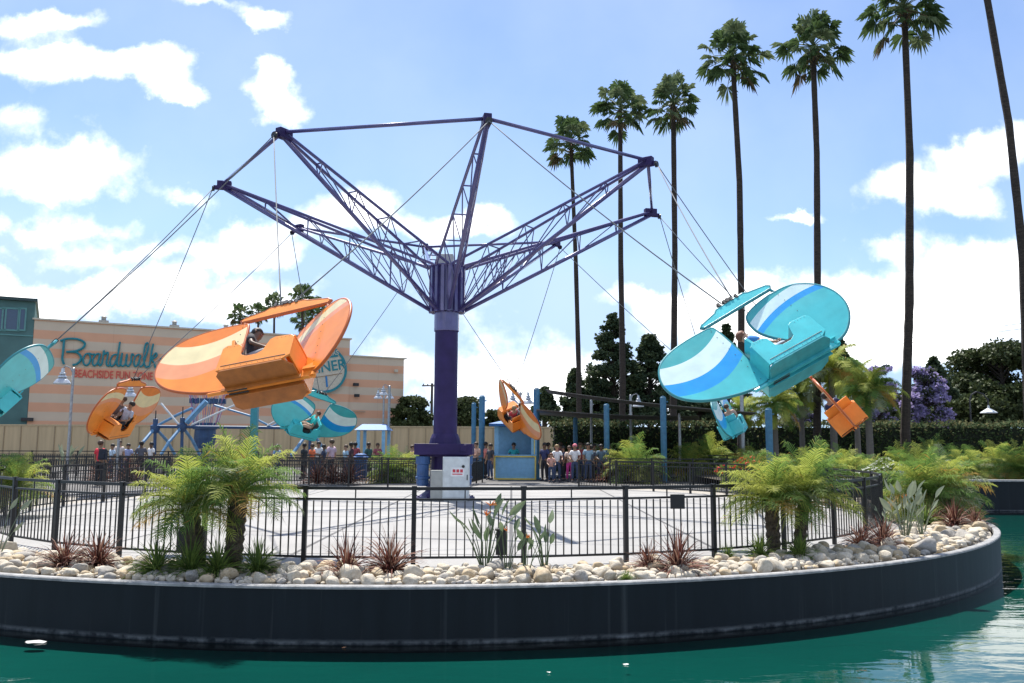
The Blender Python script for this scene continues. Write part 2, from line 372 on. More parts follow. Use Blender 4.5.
def fence_plate():
    p = fence_pt(math.atan2(at(679, 500, 12.5).x-FC.x, 10.0)); 
    q = at(679, 500, p.y-.05)
    b = MB(); b.box((0, 0, 0), (.21, .03, .21)); b.box((0, .03, 0), (.04, .03, .17))
    o = b.build('notice_plate', M_iron); o.location = q; tag(o, 'small square black plate fixed to the front fence rails', 'sign'); bevel(o, .005)
fence_plate()

# ------------------------------------------------------------------ the ride
RX, RY = -2.0853, 26.84; RR, RH, RA = 6.996+.2, 9.59, .2083
RR = 7.0
M_purple = mat('purple ride paint', (.078, .066, .20), .28, var=.18, vscale=3, coat=.6)
M_purpled = mat('deep purple ride paint', (.030, .018, .085), .5, var=.2, vscale=2.5, spec=.25)
M_chord = mat('lilac chord paint', (.30, .27, .36), .3, var=.15, vscale=4, coat=.4)
M_steel = mat('galvanised steel', (.33, .34, .35), .42, metal=.7, var=.2, vscale=12)
M_dark = mat('dark hardware', (.02, .02, .022), .5, var=.3)
M_blue_motor = mat('blue motor paint', (.03, .09, .24), .4, var=.25)
def tipv(i): 
    a = RA+i*PI/4; return Vector((RR*math.sin(a), -RR*math.cos(a), RH))
def ride():
    root = empty('flying_scooter_ride', (RX, RY, 0), 'tall purple tower ride with eight lattice arms spread from its hub', 'amusement ride')
    zb = at(447, 313, RY).z; zt = at(447, 268, RY).z
    b = MB(); b.lathe([(.42, 1.68), (.375, 1.95), (.365, zb-.55)], n=24); b.build('pillar', M_purpled, root, smooth=True)
    b = MB(); b.lathe([(.39, zb-.62), (.40, zb-.6), (.40, zb-.02), (.3, zb-.02)], n=24); b.build('pillar_top', M_purple, root, smooth=False)
    b = MB(); b.lathe([(0, .0), (.95, .0), (.95, .05), (.78, .09), (.60, .22), (.46, .55), (.42, 1.1), (.42, 1.34)], n=24)
    for k in range(12): b.box((.87*math.cos(k*PI/6), .87*math.sin(k*PI/6), .07), (.06, .06, .06))
    b.build('pedestal', M_purpled, root, smooth=False)
    b = MB(); b.box((0, 0, 1.52), (1.78, 1.4, .34)); b.box((0, 0, 1.32), (1.5, 1.1, .06)); b.box((.62, -.715, 1.55), (.2, .03, .22))
    b.lathe([(.50, 1.69), (.46, 1.86), (.40, 2.0)], n=20); bevel(b.build('drive_platform', M_purpled, root), .02)
    for x, y in ((-.64, -.42), (.66, -.1)):
        b = MB(); b.lathe([(0, .40), (.17, .40), (.19, .46), (.19, .6), (.22, .62), (.22, .68), (.19, .70), (.19, 1.05), (.22, 1.07), (.22, 1.30)], (x, y, 0), n=16)
        b.build('drive_motor', M_blue_motor, root, smooth=False)
    # hub drum with vertical fins
    b = MB(); b.lathe([(.2, zb), (.46, zb), (.46, zt), (.2, zt)], n=24)
    for k in range(16):
        a = RA+k*PI/8; b.box((.5*math.sin(a), -.5*math.cos(a), (zb+zt)/2), (.10, .16, zt-zb+.04), Matrix.Rotation(a, 3, 'Z'))
    b.build('hub', M_purple, root)
    b = MB(); b.box((-.1, .2, zt+.24), (.55, .4, .42)); bevel(b.build('hub_cap', mat('cream box paint', (.42, .42, .38), .5), root), .02)
    for i in range(8):
        t = tipv(i); a = RA+i*PI/4; e = Vector((math.sin(a), -math.cos(a), 0)); s_ = Vector((math.cos(a), math.sin(a), 0))
        B0 = e*.52+Vector((0, 0, zb+.04)); tb = t+Vector((0, 0, -.10))
        T0 = [e*.50+s_*sg*.42+Vector((0, 0, zt)) for sg in (-1, 1)]
        arm = MB(); tt = [t+s_*sg*.05 for sg in (-1, 1)]
        for j in (0, 1): arm.tube([T0[j], tt[j]], .045, 8, cap=True)
        st = [0, .20, .40, .60, .80]
        for k, u in enumerate(st):
            lo = B0.lerp(tb, u)
            up = [T0[j].lerp(tt[j], u) for j in (0, 1)]
            if k: arm.tube([lo, up[0]], .019, 6); arm.tube([lo, up[1]], .019, 6)
            arm.tube([up[0], up[1]], .022, 6)
            if k < len(st)-1:
                u2 = st[k+1]; up2 = [T0[j].lerp(tt[j], u2) for j in (0, 1)]
                arm.tube([lo, up2[0]], .018, 6); arm.tube([lo, up2[1]], .018, 6)
        ao = arm.build('arm', M_purple, root)
        lc = MB(); lc.tube([B0, tb], .062, 12); lc.build('lower_chord', M_purple, ao, smooth=True)
        hd = MB(); R = Matrix.Rotation(a, 3, 'Z'); hd.box(t+Vector((0, 0, -.04))-e*.06, (.20, .42, .26), R); hd.box(t+e*.16+Vector((0, 0, -.12)), (.06, .2, .14), R)
        bevel(hd.build('arm_head', M_purpled, ao), .015)
        pl = MB(); pl.lathe([(0, -.03), (.09, -.03), (.07, 0), (.09, .03), (0, .03)], t+e*.26+Vector((0, 0, -.16)), 12, R=Matrix.Rotation(PI/2, 3, Vector(s_)) ); pl.build('pulley', M_dark, ao)
        t2 = tipv(i+1); d = (t2-t).normalized()
        ti = MB(); ti.tube([t+d*.12, t2-d*.12], .05, 8); ti.build('tie_bar', M_purple, root, smooth=True)
    return root
ride()
def cabinets():
    p = at(457.5, 480, RY-1.15); 
    b = MB(); b.box((0, 0, .68), (.78, .45, 1.24)); b.box((0, 0, .05), (.7, .38, .1)); b.box((0, -.235, .68), (.72, .02, 1.14)); b.box((.34, -.252, .7), (.03, .02, .16), mi=1); b.lathe([(0, -.02), (.045, -.02), (.045, .02), (0, .02)], (.22, -.25, 1.02), 12, 1, Matrix.Rotation(PI/2, 3, 'X'))
    root = empty('control_cabinet', (p.x, p.y, 0), 'white electrical cabinet with small red notice at the tower foot', 'cabinet')
    bevel(b.build('cabinet_body', [mat('white enamel', (.62, .66, .66), .4), M_dark], root), .01)
    b = MB(); b.box((0, 0, 0), (.4, .006, .26)); b.build('notice', mat('notice white', (.8, .8, .8), .5), root).location = (.05, -.250, .86)
    b = MB()
    for k in range(3): b.box((-.1+k*.11, 0, .03), (.08, .004, .09))
    b.box((0, 0, -.065), (.3, .004, .03)); b.build('notice_mark', mat('notice red', (.6, .05, .07), .5), root).location = (.05, -.256, .86)
    q = at(440, 488, RY-1.05)
    b = MB(); b.box((0, 0, .45), (.42, .4, .9)); b.box((0, -.21, .47), (.36, .02, .78)); b.box((.13, -.225, .5), (.02, .02, .1))
    o = bevel(b.build('junction_cabinet', mat('grey enamel', (.36, .37, .35), .5)), .01); o.location = (q.x-.02, q.y, 0); tag(o, 'low grey metal cabinet left of the white one', 'cabinet')
cabinets()

# ------------------------------------------------------------------ planes
def sail_mat(name, cols, s0, th, c):
    # stripes painted on the sail, set out on the sail's own coordinates
    m = bpy.data.materials.new(name); m.use_nodes = True; t = m.node_tree; L = t.links.new; p = t.nodes['Principled BSDF']
    p.inputs['Roughness'].default_value = .33; p.inputs['Coat Weight'].default_value = .25
    tc = N(t, 'ShaderNodeTexCoord'); sp = N(t, 'ShaderNodeSeparateXYZ'); L(tc.outputs['Object'], sp.inputs[0])
    d = M(t, 'SUBTRACT', sp.outputs[0], s0); v = M(t, 'SUBTRACT', sp.outputs[2], M(t, 'MULTIPLY', M(t, 'MULTIPLY', d, d), c))
    cur = None
    for i, (thr, col) in enumerate(zip([None]+th, cols)):
        if cur is None:
            r = N(t, 'ShaderNodeRGB'); r.outputs[0].default_value = (*col, 1); cur = r.outputs[0]; continue
        mx = N(t, 'ShaderNodeMix', data_type='RGBA'); L(M(t, 'GREATER_THAN', v, thr), mx.inputs[0]); L(cur, mx.inputs[6]); mx.inputs[7].default_value = (*col, 1); cur = mx.outputs[2]
    n1 = N(t, 'ShaderNodeTexNoise'); n1.inputs['Scale'].default_value = 3; n1.inputs['Detail'].default_value = 7; L(tc.outputs['Object'], n1.inputs[0])
    mr = N(t, 'ShaderNodeMapRange'); L(n1.outputs[0], mr.inputs[0]); mr.inputs[3].default_value = .74; mr.inputs[4].default_value = 1.12
    m2 = N(t, 'ShaderNodeVectorMath', operation='SCALE'); L(cur, m2.inputs[0]); L(mr.outputs[0], m2.inputs['Scale']); L(m2.outputs[0], p.inputs['Base Color'])
    n2 = N(t, 'ShaderNodeTexNoise'); n2.inputs['Scale'].default_value = 2.2; L(tc.outputs['Object'], n2.inputs[0])
    bp = N(t, 'ShaderNodeBump'); bp.inputs['Strength'].default_value = .25; bp.inputs['Distance'].default_value = .04; L(n2.outputs[0], bp.inputs['Height']); L(bp.outputs[0], p.inputs['Normal'])
    return m
TEAL = (.075, .58, .62); TEALD = (.05, .44, .46); WHITE = (.74, .92, .90); BLUE = (.0, .36, .84)
ORG = (.94, .30, .04); ORGD = (.88, .24, .025); CREAM = (.90, .76, .42); SALM = (.90, .36, .17)
PM = {'teal': dict(hull=mat('teal hull paint', TEAL, .35, var=.1, vscale=4, coat=.3), floor=mat('teal hull shaded underside', (.045, .36, .40), .5, var=.18, vscale=5), edge=mat('teal sail edging', (.03, .25, .28), .4),  # floor is the hull teal darkened, shade put into its colour
        rear=sail_mat('teal rear sail stripes', [TEAL, BLUE, WHITE, TEALD], -1.45, [.46, .79, 1.24], .43),
        front=sail_mat('teal front sail stripes', [TEAL, BLUE, WHITE, TEALD], .12, [1.23, 1.37, 1.60], -.24)),
      'orange': dict(hull=mat('orange hull paint', ORG, .35, var=.1, vscale=4, coat=.3), floor=mat('orange hull shaded underside', (.42, .135, .022), .55, var=.22, vscale=5), edge=mat('orange sail edging', (.50, .11, .02), .4),  # brown floor is the hull orange with its underside shade painted in
        rear=sail_mat('orange rear sail stripes', [ORG, SALM, CREAM, ORGD], -1.45, [.48, .83, 1.29], .43),
        front=sail_mat('orange front sail stripes', [ORG, SALM, CREAM, ORG], .12, [1.23, 1.37, 1.58], -.24))}
M_bolt = mat('dull bolt', (.10, .09, .085), .5)
M_seat = mat('black seat vinyl', (.02, .02, .022), .5)
def smooth_poly(P, it=3):
    for _ in range(it):
        Q = []
        for i in range(len(P)):
            a, b = P[i], P[(i+1) % len(P)]
            Q += [(a[0]*.75+b[0]*.25, a[1]*.75+b[1]*.25), (a[0]*.25+b[0]*.75, a[1]*.25+b[1]*.75)]
        P = Q
    return P
REAR = smooth_poly([(-.60, 1.62), (-.72, 1.68), (-1.42, 1.66), (-1.95, 1.48), (-2.18, 1.05), (-2.12, .62), (-1.78, .28), (-1.2, .06), (-.80, .0), (-.62, .02), (-.60, .1)])
FRONT = smooth_poly([(-.86, 1.50), (-.72, 1.66), (-.2, 1.74), (.3, 1.70), (.68, 1.38), (.84, .9), (.72, .42), (.38, .08), (.06, -.02), (-.1, .06), (-.5, .48), (-.88, 1.05)])
FRONT = [(a*.95, .04+b*.96) for a, b in FRONT]
HOOKZ = 2.054; PIV = .83
MESH = {}
def mcache(key, fn):
    if key not in MESH: MESH[key] = fn()
    return MESH[key]
def child(name, me, parent, mats=None):
    o = bpy.data.objects.new(name, me); COL.objects.link(o); o.parent = parent
    if mats:
        for i, m in enumerate(mats): o.material_slots[i].link = 'OBJECT'; o.material_slots[i].material = m
    return o
def hull_mesh():
    b = MB(); w = .43
    # outer/inner side panels with cockpit cut-outs, thick 30 mm
    side = [(-.62, 0), (-.50, -.0), (.50, 0), (.62, .08), (.62, .50), (.56, .56), (.28, .58), (.20, .54), (.12, .30), (.02, .24), (-.16, .24), (-.26, .30), (-.28, .50), (-.34, .56), (-.55, .58), (-.62, .52)]
    for sg in (-1, 1): b.prism(side, .035, 'xz', sg*w)
    b.box((.605, 0, .29), (.03, 2*w-.035, .44)); b.box((-.605, 0, .28), (.03, 2*w-.035, .52))
    b.box((.44, 0, .565), (.34, 2*w-.04, .03)); b.box((.27, 0, .42), (.03, 2*w-.04, .28), Matrix.Rotation(-.25, 3, 'Y'))
    b.box((-.50, 0, .62), (.05, 2*w-.1, .34), Matrix.Rotation(-.2, 3, 'Y'))
    for sg in (-1, 1):
        for (x, z) in [(-.57+.095*k, .035) for k in range(13)]+[(.33+.07*k, .53) for k in range(4)]+[(-.54+.06*k, .53) for k in range(4)]: b.box((x, sg*(w+.020), z), (.010, .006, .010), mi=1)
        b.box((0, sg*(w+.021), .085), (1.1, .006, .012), mi=1)
    return b.mesh('hull', [PM['teal']['hull'], M_bolt])
def floor_mesh():
    b = MB(); ch = .09
    for sg in (-1, 1):
        y0, y1 = .055*sg, .445*sg
        poly = [(-.64+ch*.3, y0), (.64, y0), (.64, y1-ch*sg*1.6), (.64-ch*1.6, y1), (-.64+ch, y1), (-.64, y1-ch*sg)]
        b.prism(poly, .035, 'xy', -.02)
        b.box((0, sg*.075, -.06), (1.36, .02, .07))
    b.box((0, 0, -.028), (1.2, .11, .012))
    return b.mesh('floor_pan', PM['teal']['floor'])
def spine_mesh():
    b = MB(); b.tube([(-.95, 0, -.03), (.80, 0, -.03)], .035, 8); b.prism([(.55, -.06), (.86, -.06), (.90, .02), (.84, .30), (.64, .22)], .03, 'xz'); b.prism([(-.62, -.06), (-.98, -.02), (-.98, .05), (-.62, .1)], .03, 'xz')
    b.box((.78, 0, .12), (.22, .14, .03)); b.lathe([(0, -.03), (.05, -.03), (.05, .05), (0, .05)], (.85, 0, .0), 10)
    return b.mesh('spine', PM['teal']['hull'])
def slot_mesh():
    b = MB()
    for sg in (-1, 1): b.box((-.42, sg*.032, -.072), (.34, .03, .006))
    b.box((.0, 0, .30), (.5, .7, .10)); b.box((-.44, 0, .50), (.06, .68, .38), Matrix.Rotation(-.2, 3, 'Y'))
    return b.mesh('seat', M_seat)
def bar_mesh():
    b = MB(); P = [(-.76, 1.73), (.82, 1.82), (.86, 1.88), (.80, 1.93), (.42, 1.99), (.34, 2.03), (-.30, 1.98), (-.38, 1.92), (-.74, 1.82), (-.80, 1.77)]
    b.prism(P, .06, 'xz'); return b.mesh('hanger_bar', PM['teal']['hull'])
def bar_edge_mesh():
    b = MB(); P = [(-.76, 1.73), (.82, 1.82), (.86, 1.88), (.80, 1.93), (.42, 1.99), (.34, 2.03), (-.30, 1.98), (-.38, 1.92), (-.74, 1.82), (-.80, 1.77)]
    b.tube([(x, 0, z) for x, z in P+[P[0]]], .036, 6); b.tube([(-.72, 0, 1.76), (-.70, 0, 1.58)], .028, 6); b.tube([(.80, 0, 1.88), (.84, 0, 1.62)], .028, 6)
    return b.mesh('bar_frame', PM['teal']['edge'])
def sail_m(P, nm, key):
    b = MB(); b.prism(P, .05, 'xz')
    for sg in (-1, 1):
        for k in range(9): x, z = ((-.72, .12+.18*k) if key == 'rear' else (0.0, .14+.18*k)); b.box((x, sg*.027, z), (.013, .006, .013), mi=1)
    return b.mesh(nm, [PM['teal'][key], M_bolt])
def rim_m(P, nm):
    b = MB(); b.tube([(x, 0, z) for x, z in P+[P[0]]], .03, 6, cap=False); return b.mesh(nm, PM['teal']['edge'], True)
def hook_mesh():
    b = MB(); b.box((0, 0, HOOKZ-.05), (.5, .05, .05)); b.lathe([(0, -.05), (.05, -.05), (.05, .05), (0, .05)], (0, 0, HOOKZ), 10, R=Matrix.Rotation(PI/2, 3, 'X'))
    for x in (-.2, -.07, .08, .2): b.box((x, 0, HOOKZ-.01), (.05, .09, .10)); 
    return b.mesh('shackle', M_dark)
GRP = 'gliders hung round the purple tower'
def plane(kind, hook, Rm, delta, cables, label):
    """Rm columns: forward, inward, up; hook point in the world"""
    Rm = Matrix(Rm); up = Rm.col[2]
    X = Rm.col[0].normalized(); Z = (Rm.col[2]-X*Rm.col[2].dot(X)).normalized(); Y = Z.cross(X)
    R3 = Matrix((X, Y, Z)).transposed()
    loc = Vector(hook)-R3 @ Vector((0, 0, HOOKZ))
    root = empty('glider', (0, 0, 0), label, 'glider ride car', GRP)
    root.matrix_world = Matrix.Translation(loc) @ R3.to_4x4()
    pm = PM[kind]
    hl = child('hull', mcache('hull', hull_mesh), root, [pm['hull']]); bevel(hl, .008)
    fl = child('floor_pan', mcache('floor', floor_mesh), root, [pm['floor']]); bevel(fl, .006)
    child('spine', mcache('spine', spine_mesh), root, [pm['hull']])
    child('seat', mcache('slot', slot_mesh), root)
    br = child('hanger_bar', mcache('bar', bar_mesh), root, [pm['hull']])
    child('bar_frame', mcache('bare', bar_edge_mesh), br, [pm['edge']])
    child('shackle', mcache('hook', hook_mesh), br)
    rs = child('rear_sail', mcache('rear', lambda: sail_m(REAR, 'rear_sail', 'rear')), root, [pm['rear']])
    child('sail_edging', mcache('rrim', lambda: rim_m(REAR, 'sail_edging')), rs, [pm['edge']])
    fs = child('front_sail', mcache('front', lambda: sail_m(FRONT, 'front_sail', 'front')), root, [pm['front']])
    fs.location = (PIV, 0, 0); fs.rotation_euler = (0, 0, delta)
    child('sail_edging', mcache('frim', lambda: rim_m(FRONT, 'sail_edging')), fs, [pm['edge']])
    inv = (Matrix.Translation(loc) @ R3.to_4x4()).inverted()
    for (i, x) in zip(cables, (-.12, .12)):
        a = RA+i*PI/4; tw = Vector((RX, RY, 0))+tipv(i)+Vector((math.sin(a), -math.cos(a), 0))*.28+Vector((0, 0, -.17))
        b = MB(); s = Vector((x, 0, HOOKZ+.02)); e = inv @ tw
        dn = (inv.to_3x3() @ Vector((0, 0, -1)))
        pts = [s.lerp(e, u)+dn*(.10*4*u*(1-u)) for u in [k/8 for k in range(9)]]
        b.tube(pts, .014, 5); b.build('cable', mat('grey wire rope', (.16, .17, .18), .75), root, smooth=True)
    return root, R3, loc
PL = {}
def planes():
    def add(key, *a): PL[key] = plane(*a)
    add('AB', 'teal', (4.142, 16.168, 4.433), ((.872, .21, -.441), (.122, .78, .613), (.473, -.589, .655)), math.radians(-8), (0, 1), 'nearest teal glider banking steeply at right with its underside showing')
    add('AE', 'orange', (-4.019, 14.984, 4.154), ((.972, .233, -.018), (-.162, .727, .667), (.168, -.646, .745)), math.radians(-30), (-1, 0), 'nearest orange glider with shaded brown underside, left of the tower')
    add('BC', 'orange', (8.43, 24.44, 3.85), ((.335, -.70, -.63), (.94, .32, .06), (.05, -.62, .775)), math.radians(0), (1, 2), 'orange glider flying away, seen end on below the big teal one')
    add('CD', 'teal', (8.0, 33.9, 4.0), ((.37, -.811, -.431), (.91, .40, .015), (.174, -.394, .902)), math.radians(0), (2, 3), 'small distant teal glider hanging under the big teal one')
    add('DH', 'orange', (.07, 37.8, 4.18), ((-.565, -.825, .002), (.573, -.394, -.719), (.594, -.405, .695)), math.radians(-20), (3, 4), 'small orange glider with upturned nose over the blue kiosk')
    add('HG', 'teal', (-7.84, 35.08, 3.76), ((-.768, .389, .508), (-.603, -.708, -.369), (.216, -.59, .778)), math.radians(-25), (4, 5), 'teal glider behind the orange one, its open cockpit facing the pond')
    add('GF', 'orange', (-12.7, 28.64, 3.82), ((-.158, .863, .48), (-.981, -.082, -.176), (-.112, -.498, .86)), math.radians(6), (5, 6), 'orange glider with two riders before the striped building')
    add('FE', 'teal', (-11.16, 20.62, 4.12), ((.565, .62, .544), (-.825, .425, .373), (0., -.659, .752)), math.radians(-30), (6, 7), 'teal glider cut by the left edge of the view')
planes()
# ------------------------------------------------------------------ buildings
def stripe_wall_mat():
    m = bpy.data.materials.new('striped plaster'); m.use_nodes = True; t = m.node_tree; L = t.links.new; p = t.nodes['Principled BSDF']; p.inputs['Roughness'].default_value = .85
    tc = N(t, 'ShaderNodeTexCoord'); sp = N(t, 'ShaderNodeSeparateXYZ'); L(tc.outputs['Object'], sp.inputs[0])
    ns = N(t, 'ShaderNodeTexNoise'); ns.inputs['Scale'].default_value = .35; ns.inputs['Detail'].default_value = 8; L(tc.outputs['Object'], ns.inputs[0])
    z = M(t, 'ADD', M(t, 'SUBTRACT', 11.1, sp.outputs[2]), M(t, 'MULTIPLY', M(t, 'SUBTRACT', ns.outputs[0], .5), .12))
    s = M(t, 'SINE', M(t, 'MULTIPLY', z, 2*PI/1.53))
    k = M(t, 'MULTIPLY_ADD', s, 3.5, .5, clamp=True)
    mx = N(t, 'ShaderNodeMix', data_type='RGBA'); L(k, mx.inputs[0]); mx.inputs[6].default_value = (.60, .49, .37, 1); mx.inputs[7].default_value = (.68, .37, .23, 1)
    mr = N(t, 'ShaderNodeMapRange'); L(ns.outputs[0], mr.inputs[0]); mr.inputs[3].default_value = .82; mr.inputs[4].default_value = 1.15
    # panel seams
    fx = M(t, 'FRACT', M(t, 'MULTIPLY', sp.outputs[0], 1/3.05)); seam = M(t, 'MULTIPLY_ADD', M(t, 'LESS_THAN', fx, .012), -.12, 1.0)
    sc = N(t, 'ShaderNodeVectorMath', operation='SCALE'); L(mx.outputs[2], sc.inputs[0]); L(M(t, 'MULTIPLY', mr.outputs[0], seam), sc.inputs['Scale']); L(sc.outputs[0], p.inputs['Base Color'])
    return m
M_stripe = stripe_wall_mat()
M_tealsign = mat('teal sign enamel', (.01, .20, .24), .45)
M_redsign = mat('red sign enamel', (.62, .09, .06), .5)
M_cream = mat('cream plaster', (.55, .50, .40), .8)
def boardwalk_building():
    Lp = at(27, 440, 71); Rp = at(349, 440, 84); A = Vector((Lp.x, Lp.y, 0)); d = Vector((Rp.x-Lp.x, Rp.y-Lp.y, 0)).normalized(); ang = math.atan2(d.y, d.x)
    nrm = Vector((d.y, -d.x, 0))          # towards the pond
    root = empty('striped_building', A, 'long peach and cream striped building with teal script sign', 'building', rz=ang)
    R = Matrix.Rotation(-ang, 3, 'Z')
    def loc(px, py, off=0.):               # photo point on the facade, in building coordinates
        r = ray(px, py); o = Vector((0, 0, CZ)); q = A+nrm*off
        t = (q-o).dot(nrm)/r.dot(nrm); return R @ (o+r*t-A)
    xm = loc(349, 400).x; xe = loc(404.5, 400).x; H = 11.95; H2 = loc(375, 358.5).z
    b = MB(); b.box((xm/2, 9, H/2), (xm, 18, H)); b.build('main_wall', M_stripe, root)
    b = MB(); b.box(((xm+xe)/2+.01, 9.2, H2/2), (xe-xm-.02, 18, H2)); b.build('annex_wall', M_stripe, root)
    b = MB(); b.box((xm/2, 9, H+.06), (xm+.3, 18.3, .14)); b.build('coping', M_cream, root)
    b = MB(); b.box(((xm+xe)/2+.2, 9.2, H2+.05), (xe-xm+.1, 18.3, .12)); b.build('coping', M_cream, root)
    for px in (104, 177, 230): q = loc(px, 340); b = MB(); b.box((q.x, 2.5, H+.35), (.8, .8, .5)); b.lathe([(.2, 0), (.2, .3), (.3, .32), (.05, .5)], (q.x, 2.5, H+.6), 10); b.build('roof_vent', mat('vent grey', (.25, .25, .24), .6), root)
    for (px, py, w) in ((356, 386, .55), (357, 397, .5), (28, 424, .9), (396, 372, .35)):
        q = loc(px, py); b = MB(); b.box((q.x, -.1, q.z), (w, .22, .28)); b.box((q.x, -.24, q.z-.04), (w*.8, .06, .16)); b.build('wall_light', M_dark if px != 396 else M_cream, root)
    b = MB(); q = loc(356, 413); b.box((q.x, -.06, q.z), (2.0, .1, .12)); b.box((q.x-.9, -.06, 1.3+1.6), (.12, .1, q.z-2.9+0)); b.build('pipe', mat('pipe tan', (.4, .27, .18), .7), root)
    # script lettering traced stroke by stroke
    S = [[(50,95),(110,75),(200,75),(262,98),(278,130),(250,165),(190,188),(105,196)], [(85,80),(76,200),(70,260),(85,312)], [(130,195),(200,200),(240,235),(238,275),(205,308),(165,318)],
         [(320,208),(285,218),(264,265),(270,305),(295,320),(322,295),(332,250),(318,208),(350,218),(372,212)],
         [(412,208),(378,222),(352,275),(362,320),(390,308),(412,260),(420,208)], [(420,208),(406,285),(420,322),(440,300)],
         [(440,300),(456,180),(462,215),(492,196),(490,240),(480,300),(500,325),(520,300)],
         [(578,215),(540,225),(514,280),(526,325),(556,305),(584,230)], [(605,98),(586,230),(578,300),(596,325),(612,310)],
         [(612,310),(628,200)], [(628,200),(610,290),(632,325),(662,290),(672,210),(660,290),(682,325),(708,290),(716,212),(738,226)],
         [(790,212),(756,228),(736,285),(748,325),(774,305),(798,230)], [(798,215),(784,300),(802,328),(826,300)],
         [(826,300),(862,180),(870,118),(850,108),(834,160),(828,270),(848,332),(872,320)],
         [(915,112),(895,220),(880,340)], [(888,265),(938,200),(948,228),(905,262),(924,290),(940,338),(965,318),(990,245)]]
    b = MB()
    for st in S:
        P = [loc(55+x/9.309, 335+y/9.309, .14) for x, y in st]
        Q = []
        for i in range(len(P)-1):   # Catmull-Rom
            p0, p1, p2, p3 = P[max(i-1, 0)], P[i], P[i+1], P[min(i+2, len(P)-1)]
            for k in range(5):
                u = k/5; Q.append(.5*((2*p1)+(p2-p0)*u+(2*p0-5*p1+4*p2-p3)*u*u+(3*p1-p0-3*p2+p3)*u**3))
        Q.append(P[-1]); b.tube(Q, .085 if st[0][0] > 200 else .105, 6)
    b.build('script_lettering', M_tealsign, root)
    a_, c_ = loc(74, 379, .05), loc(153, 379, .05)
    me = text_mesh('red_lettering', 'BEACHSIDE FUN ZONE', 1.0, M_redsign, .03)
    w = max(v.co.x for v in me.vertices)-min(v.co.x for v in me.vertices); h = max(v.co.y for v in me.vertices)-min(v.co.y for v in me.vertices)
    sx = (c_.x-a_.x)/w; sz = (loc(110, 374.3).z-loc(110, 382.3).z)/h
    o = bpy.data.objects.new('red_lettering', me); COL.objects.link(o); o.parent = root; o.location = ((a_.x+c_.x)/2, -.05, (a_.z+c_.z)/2); o.rotation_euler = (PI/2, 0, 0); o.scale = (sx, sz, 1)
    # round diner sign
    c = loc(323, 371.5); r = (loc(346, 371.5).x-c.x)
    sg = empty('round_diner_sign', (0, 0, 0), 'round cream diner sign with teal ring on the striped facade', 'sign'); sg.matrix_world = Matrix.Translation(A) @ Matrix.Rotation(ang, 4, 'Z') @ Matrix.Translation((c.x, -.35, c.z)) @ Matrix.Rotation(math.radians(-11), 4, 'Y') @ Matrix.Rotation(PI/2, 4, 'X')
    b = MB(); b.lathe([(0, -.1), (r*.92, -.1), (r*.92, .02), (0, .02)], n=40); b.build('disc', M_cream, sg)
    b = MB(); b.lathe([(r*.9, -.12), (r, -.12), (r, .1), (r*.9, .1), (r*.9, -.12)], n=40); b.build('ring', M_tealsign, sg)
    b = MB(); b.box((r*.12, r*.62, .06), (r*1.15, r*.34, .05)); b.build('name_band', M_tealsign, sg)
    for body, sz, y, m_, z in (('COASTERS', r*.27, r*.62, M_cream, .1), ('DINER', r*.62, r*.08, M_tealsign, .05)):
        me = text_mesh('lettering', body, sz, m_, .02, squeeze=.95); o = bpy.data.objects.new('lettering', me); COL.objects.link(o); o.parent = sg; o.location = (r*.12, y, z)
    b = MB(); b.box((0, -r*.28, .05), (r*1.5, .05, .05), Matrix.Rotation(0, 3, 'Z')); b.build('underline', mat('brown line', (.25, .12, .05), .6), sg)
    b = MB(); b.tube([(r*.05, -r*.30, .06), (r*.02, -r*.75, .06)], .09, 8); b.tube([(r*.3, -r*.9, .06), (-r*.3, -r*.9, .06)], .04, 6); b.build('straw', mat('blue straw', (.02, .2, .5), .5), sg)
    # the green building at the left edge
    G = empty('green_building', A-d*.02, 'dark teal building with small high windows at left edge', 'building', rz=ang)
    def gl_(px, py): return loc(px, py)
    Hg = loc(26, 306).z; b = MB(); b.box((-12, 6, Hg/2), (24, 12, Hg)); b.build('wall', mat('dark teal plaster', (.075, .16, .155), .8, var=.15, vscale=.8), G)
    b = MB(); b.box((-12.0, 5.9, Hg+.12), (24.3, 12.6, .25)); b.build('roof_slab', mat('dark roof edge', (.03, .06, .06), .7), G)
    for px in (-3, 11, 22):
        wx = loc(px, 324).x; wz = loc(px, 324).z; ww = 1.1 if px != 22 else .4
        f = MB(); 
        for dx, dz, w_, h_ in ((0, .92, ww+.24, .14), (0, -.92, ww+.24, .14), (-ww/2-.06, 0, .12, 1.7), (ww/2+.06, 0, .12, 1.7)): f.box((wx+dx, -.04, wz+dz), (w_, .1, h_))
        fo = f.build('window', mat('teal trim', (.10, .26, .25), .6), G)
        g = MB(); g.box((wx, -.012, wz), (ww, .02, 1.7)); g.build('pane', mat('window glass', (.02, .05, .10), .08, spec=.8), fo)
    b = MB(); b.box((-12, -.03, Hg-2.9), (24, .08, .1)); b.build('ledge', mat('teal trim', (.10, .26, .25), .6), G)
boardwalk_building()
def tan_wall():
    root = empty('tan_wall', (0, 62, 0), 'long plain tan boundary wall behind the ride area', 'wall')
    b = MB(); b.box((-30, 0, 1.42), (73, .25, 2.84)); b.build('wall_face', mat('tan plaster', (.50, .375, .22), .85, var=.1, vscale=1.2, stretch=(4, 1, .3)), root)
    b = MB(); b.box((-30, 0, 2.9), (73.1, .36, .10)); b.build('coping', mat('tan coping', (.48, .37, .22), .85), root)
    for k in range(60):
        x = -66+k*1.22; b = MB(); b.box((x, -.15, 1.41), (.07, .05, 2.8)); b.build('batten', mat('tan batten', (.33, .25, .15), .85), root)
tan_wall()

